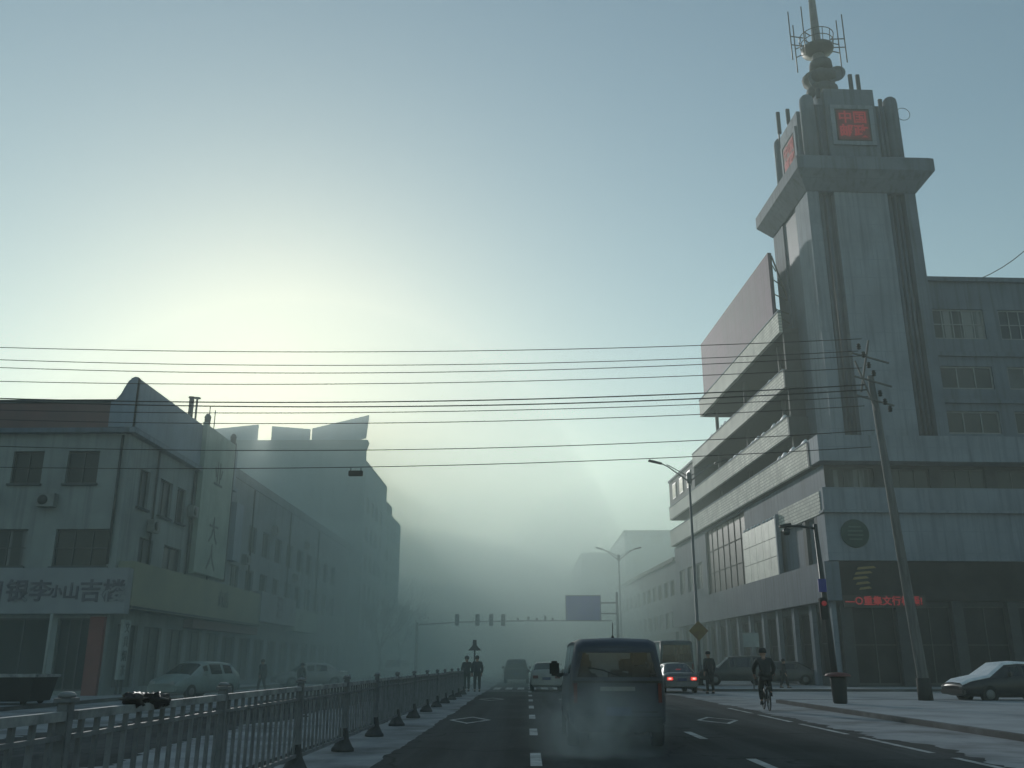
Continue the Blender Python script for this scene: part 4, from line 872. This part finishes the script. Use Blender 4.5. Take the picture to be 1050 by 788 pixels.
# ------------------------------------------------------------------ people
def skin_mesh(name, verts, edges, radii, m, parent, root=0, sub=1):
    me = bpy.data.meshes.new(name); me.from_pydata(verts, edges, []); o = bpy.data.objects.new(name, me); COL.objects.link(o)
    md = o.modifiers.new('skin', 'SKIN'); md.use_smooth_shade = True
    sv = me.skin_vertices[0].data
    for i, r in enumerate(radii): sv[i].radius = (r, r) if not isinstance(r, tuple) else r
    sv[root].use_root = True
    s = o.modifiers.new('sub', 'SUBSURF'); s.levels = sub; s.render_levels = sub
    dg = bpy.context.evaluated_depsgraph_get(); m2 = bpy.data.meshes.new_from_object(o.evaluated_get(dg))
    bpy.data.objects.remove(o); m2.materials.clear(); m2.materials.append(m)
    for p_ in m2.polygons: p_.use_smooth = True
    q = bpy.data.objects.new(name, m2); COL.objects.link(q); q.parent = parent
    return q
def person(loc, rz, label, J, coat, trousers, hat=None, group=None, hood=False):
    t = thing('person', label, 'person', loc, rz, group)
    J = {k: Vector(v) for k, v in J.items()}
    vs = []; es = []; rs = []
    def add(p, r, par=None):
        vs.append(tuple(p)); rs.append(r)
        if par is not None: es.append((par, len(vs)-1))
        return len(vs)-1
    pel = add(J['pel'], .14); ab = add(J['pel'].lerp(J['chest'], .5), .13, pel); ch = add(J['chest'], .15, ab); nk = add(J['neck'], .06, ch)
    hd = J['head']; fw = J.get('face', Vector((0, 1, 0))).normalized()
    h0 = add(hd-Vector((0, 0, .07)), .075, nk); h1 = add(hd, .095, h0); h2 = add(hd+Vector((0, 0, .08)), .085, h1); add(hd+Vector((0, 0, .12)), .05, h2)
    add(hd+fw*.11-Vector((0, 0, .015)), .018, h1)
    side = fw.cross(Vector((0, 0, 1)))
    for s in (-1, 1): add(hd+side*s*.1, .018, h1)
    for s in 'LR':
        a = add(J['sh'+s], .06, ch); e = add(J['el'+s], .045, a); w_ = add(J['wr'+s], .032, e)
        d = (J['wr'+s]-J['el'+s]).normalized(); pm = add(J['wr'+s]+d*.06, .035, w_)
        sd = d.cross(Vector((0, 1, .3))).normalized(); pn = d.cross(sd)
        for k in range(4):
            b0 = J['wr'+s]+d*.1+sd*(k-1.5)*.02; ln = (.06, .075, .07, .055)[k]
            f0 = add(b0, .0095, pm); f1 = add(b0+d*ln*.6+pn*.01, .009, f0); add(b0+d*ln+pn*.035, .008, f1)
        f0 = add(J['wr'+s]+d*.04+sd*-.045, .011, w_); add(J['wr'+s]+d*.085+sd*-.06+pn*.02, .009, f0)
        h_ = add(J['hip'+s], .095, pel); k_ = add(J['kn'+s], .062, h_); an = add(J['an'+s], .042, k_); tf = J['an'+s]+J.get('toe', Vector((0, 1, 0))).normalized()*.16; tf.z = J['an'+s].z-.045; add(tf, .035, an)
    skin_mesh('body', vs, es, rs, SKIN, t)
    def chain(name, pts, edges, rad, m): return skin_mesh(name, [tuple(p) for p in pts], edges, rad, m, t)
    mid = J['pel'].lerp(J['chest'], .5)
    pts = [J['pel']-Vector((0, 0, .1)), J['pel'], mid, J['chest'], J['neck']-Vector((0, 0, .01))]; ed = [(0, 1), (1, 2), (2, 3), (3, 4)]; rd = [(.2, .17), (.19, .165), (.18, .16), (.205, .17), .085]
    for s in 'LR':
        n = len(pts); pts += [J['sh'+s], J['el'+s], J['wr'+s]-(J['wr'+s]-J['el'+s])*.06]; ed += [(3, n), (n, n+1), (n+1, n+2)]; rd += [.092, .076, .058]
    if hood: n = len(pts); pts += [J['neck']+(hd-J['neck'])*.2-fw*.05]; ed += [(4, n)]; rd += [.12]
    chain('coat', pts, ed, rd, coat)
    pts = [J['pel']-Vector((0, 0, .04))]; ed = []; rd = [.15]
    for s in 'LR':
        n = len(pts); pts += [J['hip'+s], J['kn'+s], J['an'+s]+Vector((0, 0, .02))]; ed += [(0, n), (n, n+1), (n+1, n+2)]; rd += [.118, .085, .068]
    chain('trousers', pts, ed, rd, trousers)
    for s in 'LR':
        a = J['an'+s]; d = J.get('toe', Vector((0, 1, 0))).normalized(); lo_ = a-d*.07; lo_.z = a.z-.05; hi_ = a+d*.19; hi_.z = a.z-.055
        skin_mesh('shoe', [tuple(lo_), tuple(a-Vector((0, 0, .035))), tuple(hi_)], [(0, 1), (1, 2)], [.045, .055, .04], RUBBER, t)
    for s in (-1, 1):
        e = MB(); e.lathe([(.002, -.012), (.01, -.006), (.012, 0), (.01, .006), (.002, .012)], HAIR, tuple(hd+fw*.088+side*s*.035+Vector((0, 0, .02))), 8); e.build('eye', t)
    h = MB(); c = hd
    if hat: h.lathe([(.118, .03), (.125, .05), (.122, .11), (.1, .16), (.05, .185), (.01, .19)], hat, tuple(c), 16); h.build('hat', t)
    else: h.lathe([(.104, .0), (.112, .05), (.105, .1), (.075, .145), (.03, .165)], HAIR, tuple(c-fw*.015), 16); h.build('hair', t)
    return t
def stand(stride=.0, arm=.05, sw=.2, h=1.0):
    d = dict(pel=(0, 0, .95), chest=(0, .02, 1.32), neck=(0, .03, 1.5), head=(0, .06, 1.63), shL=(-.2, .02, 1.42), shR=(.2, .02, 1.42), elL=(-.27, -.04-arm, 1.14), elR=(.27, .0+arm, 1.14),
             wrL=(-.25, .06-arm*2, .9), wrR=(.25, .08+arm*2, .9), hipL=(-.1, 0, .9), hipR=(.1, 0, .9), knL=(-.11, .05+stride*.5, .5), knR=(.11, .04-stride*.3, .5), anL=(-.11, stride, .08), anR=(.11, -stride, .09))
    return {k: Vector(v)*h for k, v in d.items()}
person((-3.25, 51.5, 0.0), R(170), 'person in a dark coat standing left of the pair by the railing end', stand(.04, .02), CLOTHK, CLOTHG, CLOTHK)
person((-2.65, 50.6, 0.0), R(10), 'stouter dark clad person standing right of the pair by the railing end', stand(.1, .04, h=1.02), CLOTHB, CLOTHG)
person((8.95, 47.4, 0.0), R(20), 'tall dark clad person standing beside the grey saloon', stand(.06, .02, h=1.12), CLOTHK, CLOTHG, CLOTHK)
person((14.3, 54.0, .12), R(-120), 'small dark person walking behind the cyclist by the shopfront', stand(.22, .06, h=.86), CLOTHK, CLOTHG)
person((-14.25, 51.5, .0), R(60), 'dark clad person walking between two parked cars on the left', stand(.2, .06, h=.92), CLOTHB, CLOTHG)
person((-12.75, 54, 0), R(-30), 'person in dark clothes beside the pale saloon on the left', stand(.15, .05, h=.8), CLOTHK, CLOTHG)
# cyclist and bicycle
by = 30.6; bx = 7.5
BI = thing('bicycle', 'black bicycle ridden away along the snowy road edge', 'bicycle', (bx, by, 0.008), R(-5))
wh = None
for y in (-.52, .56):
    if wh is None:
        m_ = MB(); m_.tube([(0, .33*math.cos(2*math.pi*k/28), .33*math.sin(2*math.pi*k/28)) for k in range(29)], .02, RUBBER, 8); wh = m_.build('wheel', BI)
        m_ = MB(); m_.tube([(0, .305*math.cos(2*math.pi*k/28), .305*math.sin(2*math.pi*k/28)) for k in range(29)], .01, STEEL, 6)
        for k in range(18): a = 2*math.pi*k/18; m_.tube([(.03*(-1)**k, 0, 0), (0, .3*math.cos(a), .3*math.sin(a))], .003, STEEL, 4)
        m_.lathe([(.025, -.05), (.025, .05)], STEEL, n=8, axis='x'); m_.build('rim', wh); wh.location = (0, y, .35)
    else: c = dup(wh, parent=BI); c.location = (0, y, .35)
m_ = MB()
for a, b_ in (((0, -.52, .35), (0, -.08, .3)), ((0, -.52, .35), (0, -.2, .78)), ((0, -.08, .3), (0, -.24, .9)), ((0, -.08, .3), (0, .4, .72)), ((0, -.2, .76), (0, .37, .84)), ((0, .35, .95), (0, .56, .35))): m_.tube([a, b_], .018, STEELD, 8)
m_.build('frame', BI)
m_ = MB(); m_.tube([(-.28, .2, 1.0), (-.25, .32, 1.03), (0, .36, .98), (.25, .32, 1.03), (.28, .2, 1.0)], .014, STEEL, 8); m_.build('handlebar', BI)
m_ = MB(); m_.add([(-.1, -.4, .92), (.1, -.4, .92), (.03, -.1, .93), (-.03, -.1, .93), (-.09, -.38, .97), (.09, -.38, .97), (.025, -.12, .97), (-.025, -.12, .97)], [(0, 1, 2, 3), (4, 7, 6, 5), (0, 4, 5, 1), (1, 5, 6, 2), (2, 6, 7, 3), (3, 7, 4, 0)], RUBBER); m_.build('saddle', BI, bevel=.015)
m_ = MB(); m_.box(-.07, .07, -.75, -.35, .7, .72, STEELD); m_.tube([(-.06, -.7, .7), (-.05, -.52, .36)], .008, STEELD, 5); m_.tube([(.06, -.7, .7), (.05, -.52, .36)], .008, STEELD, 5); m_.build('rear_rack', BI)
m_ = MB(); m_.box(-.19, -.09, -.04, .06, .17, .2, RUBBER); m_.box(.09, .19, -.16, -.06, .42, .45, RUBBER); m_.lathe([(.09, -.01), (.09, .01)], STEELD, (.05, -.08, .3), 14, 'x'); m_.bar((-.1, .01, .19), (0, -.08, .3), .02, .02, STEELD); m_.bar((.1, -.1, .43), (0, -.08, .3), .02, .02, STEELD); m_.build('pedals', BI)
J = dict(pel=(0, -.28, 1.08), chest=(0, -.12, 1.42), neck=(0, -.04, 1.58), head=(0, .02, 1.70), shL=(-.2, -.1, 1.5), shR=(.2, -.1, 1.5), elL=(-.32, .02, 1.26), elR=(.32, .02, 1.26), wrL=(-.28, .19, 1.07), wrR=(.28, .19, 1.07),
         hipL=(-.1, -.25, 1.02), hipR=(.1, -.25, 1.02), knL=(-.14, .08, .64), knR=(.14, .12, .86), anL=(-.14, -.03, .28), anR=(.14, -.14, .53))
person((bx, by, .008), R(-5), 'cyclist in a dark hooded jacket riding away on a bicycle', J, CLOTHK, CLOTHG, CLOTHK, hood=True)

# ------------------------------------------------------------------ bare trees in the fog
def tree(loc, H, seed, label):
    t = thing('bare_tree', label, 'tree', loc, 0, 'bare winter trees in the fog'); r = random.Random(seed)
    tr = MB(); cr = MB()
    tr.tube([(0, 0, 0), (.05, 0, H*.18), (r.uniform(-.1, .1), 0, H*.36)], [.2, .16, .13], BARK, 8); tr.build('trunk', t)
    def grow(p, d, l, rad, lev):
        q = p+d*l*.5+Vector((r.uniform(-.1, .1), r.uniform(-.1, .1), .04))*l; e = q+(d+Vector((r.uniform(-.2, .2), r.uniform(-.2, .2), .12))).normalized()*l*.5
        cr.tube([p, q, e], [rad, rad*.8, rad*.6], BARK, 5 if lev < 2 else 3, False)
        if lev < 4:
            for k in range(3 if lev < 3 else 4):
                a = r.uniform(0, 6.28); s = r.uniform(.45, .95); nd = (d+s*Vector((math.cos(a), math.sin(a), r.uniform(-.1, .5)))).normalized()
                grow(e if k else q, nd, l*r.uniform(.6, .78), rad*.6, lev+1)
    top = Vector((0, 0, H*.34))
    for k in range(4):
        a = 1.57*k+r.uniform(-.4, .4); grow(top, Vector((.55*math.cos(a), .55*math.sin(a), .8)).normalized(), H*.24, .085, 0)
    cr.build('crown', t, fix=False)
for (x, y, h, s, l) in ((-15.2, 98, 8.5, 3, 'nearest of the bare trees along the left kerb'),
                        (-15, 112, 9, 4, 'middle bare tree along the left kerb, very faint'), (-14.5, 128, 10, 5, 'farthest bare tree on the left, almost lost in fog')):
    tree((x, y, .12 if x > 0 else 0), h, s, l)

# ------------------------------------------------------------------ air: haze box and exhaust smoke
HD, ANI, FOGC = 0.0017, .37, (.84, .96, .89)
m, nt, out = nt_new('haze_air'); v = nt.nodes.new('ShaderNodeVolumePrincipled'); v.inputs['Density'].default_value = HD; v.inputs['Color'].default_value = (*FOGC, 1); v.inputs['Anisotropy'].default_value = ANI
nt.links.new(v.outputs[0], out.inputs['Volume'])
b = MB(); b.box(-420, 420, -420, 720, -1.2, 54.5, m); kind(b.build('haze'), 'stuff')
# denser banks of ground fog lying farther down the street: low domes, one inside the other
for k_, (RX, RY, HZ, DN) in enumerate(((370, 345, 53.5, .0036), (360, 338, 44, .0026), (350, 334, 34, .0028), (340, 330, 25, .003), (330, 330, 16, .0035))):
    m, nt, out = nt_new('fog_air'); v = nt.nodes.new('ShaderNodeVolumePrincipled'); v.inputs['Density'].default_value = DN; v.inputs['Color'].default_value = (*FOGC, 1); v.inputs['Anisotropy'].default_value = ANI
    nt.links.new(v.outputs[0], out.inputs['Volume'])
    b = MB(); n = 40; vs = [(0, 0, 1)]+[(math.sin(math.pi/2*i/14)*math.cos(2*math.pi*k/n), math.sin(math.pi/2*i/14)*math.sin(2*math.pi*k/n), math.cos(math.pi/2*i/14)) for i in range(1, 15) for k in range(n)]
    fs = [(0, 1+k, 1+(k+1) % n) for k in range(n)]+[(1+i*n+k, 1+(i+1)*n+k, 1+(i+1)*n+(k+1) % n, 1+i*n+(k+1) % n) for i in range(13) for k in range(n)]+[tuple(1+13*n+k for k in range(n))]
    b.add([(x*RX, y*RY, z*HZ-.5-.1*k_) for x, y, z in vs], fs, m, True); o = b.build('fog_bank'); o.location = (-35, 400, 0); kind(o, 'stuff')
# drifting patch in front of the tall block
m, nt, out = nt_new('patch_air'); v = nt.nodes.new('ShaderNodeVolumePrincipled'); v.inputs['Density'].default_value = .0088; v.inputs['Color'].default_value = (.86, .96, .92, 1); v.inputs['Anisotropy'].default_value = .3
nt.links.new(v.outputs[0], out.inputs['Volume'])
for px_, py_, RX, RY, HZ in ((-15, 90, 26, 58, 31), (22, 152, 34, 52, 33)):
    b = MB(); b.add([(x*RX, y*RY, z*HZ-.7) for x, y, z in vs], fs, m, True); o = b.build('fog_patch'); o.location = (px_, py_, 0); kind(o, 'stuff')
# thin traffic smog hugging the road
m, nt, out = nt_new('smog_air'); v = nt.nodes.new('ShaderNodeVolumePrincipled'); v.inputs['Density'].default_value = .0046; v.inputs['Color'].default_value = (.72, .83, .82, 1); v.inputs['Anisotropy'].default_value = .3
nt.links.new(v.outputs[0], out.inputs['Volume'])
for RX, RY, HZ in ((58, 205, 22), (54, 203, 15), (50, 200, 10), (46, 198, 6)):
    b = MB(); b.add([(x*RX, y*RY, z*HZ-.8) for x, y, z in vs], fs, m, True); o = b.build('road_smog'); o.location = (-24, 232, 0); kind(o, 'stuff')
m, nt, out = nt_new('exhaust_vapour'); N, L = nt.nodes.new, nt.links.new
v = N('ShaderNodeVolumePrincipled'); v.inputs['Color'].default_value = (.9, .95, .95, 1); v.inputs['Anisotropy'].default_value = .2; L(v.outputs[0], out.inputs['Volume'])
tc = N('ShaderNodeTexCoord'); nz = N('ShaderNodeTexNoise'); nz.inputs['Scale'].default_value = 1.5; nz.inputs['Detail'].default_value = 3; nz.inputs['Distortion'].default_value = .8; L(tc.outputs['Object'], nz.inputs['Vector'])
ln = N('ShaderNodeVectorMath'); ln.operation = 'LENGTH'; mp = N('ShaderNodeMapping'); mp.inputs['Scale'].default_value = (1/1.35, 1/1.35, 1/1.15); L(tc.outputs['Object'], mp.inputs[0]); L(mp.outputs[0], ln.inputs[0])
fo = N('ShaderNodeMapRange'); fo.inputs[1].default_value = .15; fo.inputs[2].default_value = 1.0; fo.inputs[3].default_value = 1; fo.inputs[4].default_value = 0; fo.interpolation_type = 'SMOOTHSTEP'; L(ln.outputs['Value'], fo.inputs[0])
nr = N('ShaderNodeMapRange'); nr.inputs[1].default_value = .30; nr.inputs[2].default_value = .80; L(nz.outputs[0], nr.inputs[0])
mu = N('ShaderNodeMath'); mu.operation = 'MULTIPLY'; L(fo.outputs[0], mu.inputs[0]); L(nr.outputs[0], mu.inputs[1])
m2 = N('ShaderNodeMath'); m2.operation = 'MULTIPLY'; m2.inputs[1].default_value = 1.05; L(mu.outputs[0], m2.inputs[0]); L(m2.outputs[0], v.inputs['Density'])
b = MB(); n = 20; vs = [(1.36*math.sin(math.pi*i/10)*math.cos(2*math.pi*k/n), 1.36*math.sin(math.pi*i/10)*math.sin(2*math.pi*k/n), 1.16*math.cos(math.pi*i/10)) for i in range(11) for k in range(n)]
b.add(vs, [(i*n+k, i*n+(k+1) % n, (i+1)*n+(k+1) % n, (i+1)*n+k) for i in range(10) for k in range(n)], m); o = b.build('exhaust_smoke'); o.location = (1.05, 15.4, .38); kind(o, 'stuff'); 
bmx = bmesh.new(); bmx.from_mesh(o.data); bmesh.ops.remove_doubles(bmx, verts=bmx.verts, dist=.001); bmesh.ops.recalc_face_normals(bmx, faces=bmx.faces); bmx.to_mesh(o.data); bmx.free()

# ------------------------------------------------------------------ light, sky, camera
AZ, EL = R(-16), R(15)       # sun stands left of the street axis, low
wd = bpy.data.worlds.new('World'); SC.world = wd; wd.use_nodes = True; nt = wd.node_tree
bg = nt.nodes['Background']; sk = nt.nodes.new('ShaderNodeTexSky'); sk.sky_type = 'NISHITA'; sk.sun_disc = False; sk.sun_elevation = EL; sk.sun_rotation = AZ; sk.dust_density = 0.4; sk.air_density = 1.3; sk.ozone_density = 1.5
tn = nt.nodes.new('ShaderNodeMix'); tn.data_type = 'RGBA'; tn.blend_type = 'MULTIPLY'; tn.inputs[0].default_value = 1; tn.inputs[7].default_value = (.97, 1.04, .95, 1)
nt.links.new(sk.outputs[0], tn.inputs[6]); nt.links.new(tn.outputs[2], bg.inputs[0]); bg.inputs[1].default_value = 0.15
sd = Vector((math.sin(AZ)*math.cos(EL), math.cos(AZ)*math.cos(EL), math.sin(EL)))
ld = bpy.data.lights.new('sun', 'SUN'); ld.energy = 5.0; ld.angle = R(2.0); ld.color = (1, .985, .945)
lo = bpy.data.objects.new('sun', ld); COL.objects.link(lo); lo.rotation_euler = (-sd).to_track_quat('-Z', 'Y').to_euler()
cd = bpy.data.cameras.new('camera'); cam = bpy.data.objects.new('camera', cd); COL.objects.link(cam); SC.camera = cam
cd.sensor_width = 36; cd.lens = 940/1050*36; cd.clip_end = 3000; cd.clip_start = .1
cam.location = (0, 0, 1.4); cam.rotation_euler = (R(90+16.98), 0, R(.93))
SC.view_settings.view_transform = 'Standard'; SC.view_settings.look = 'None'; SC.view_settings.gamma = 1; SC.view_settings.exposure = -0.50
SC.render.engine = 'CYCLES'
cy = SC.cycles; cy.use_denoising = True; cy.max_bounces = 8; cy.volume_bounces = 6; cy.diffuse_bounces = 3; cy.glossy_bounces = 2; cy.transparent_max_bounces = 12; cy.volume_step_rate = 2.0
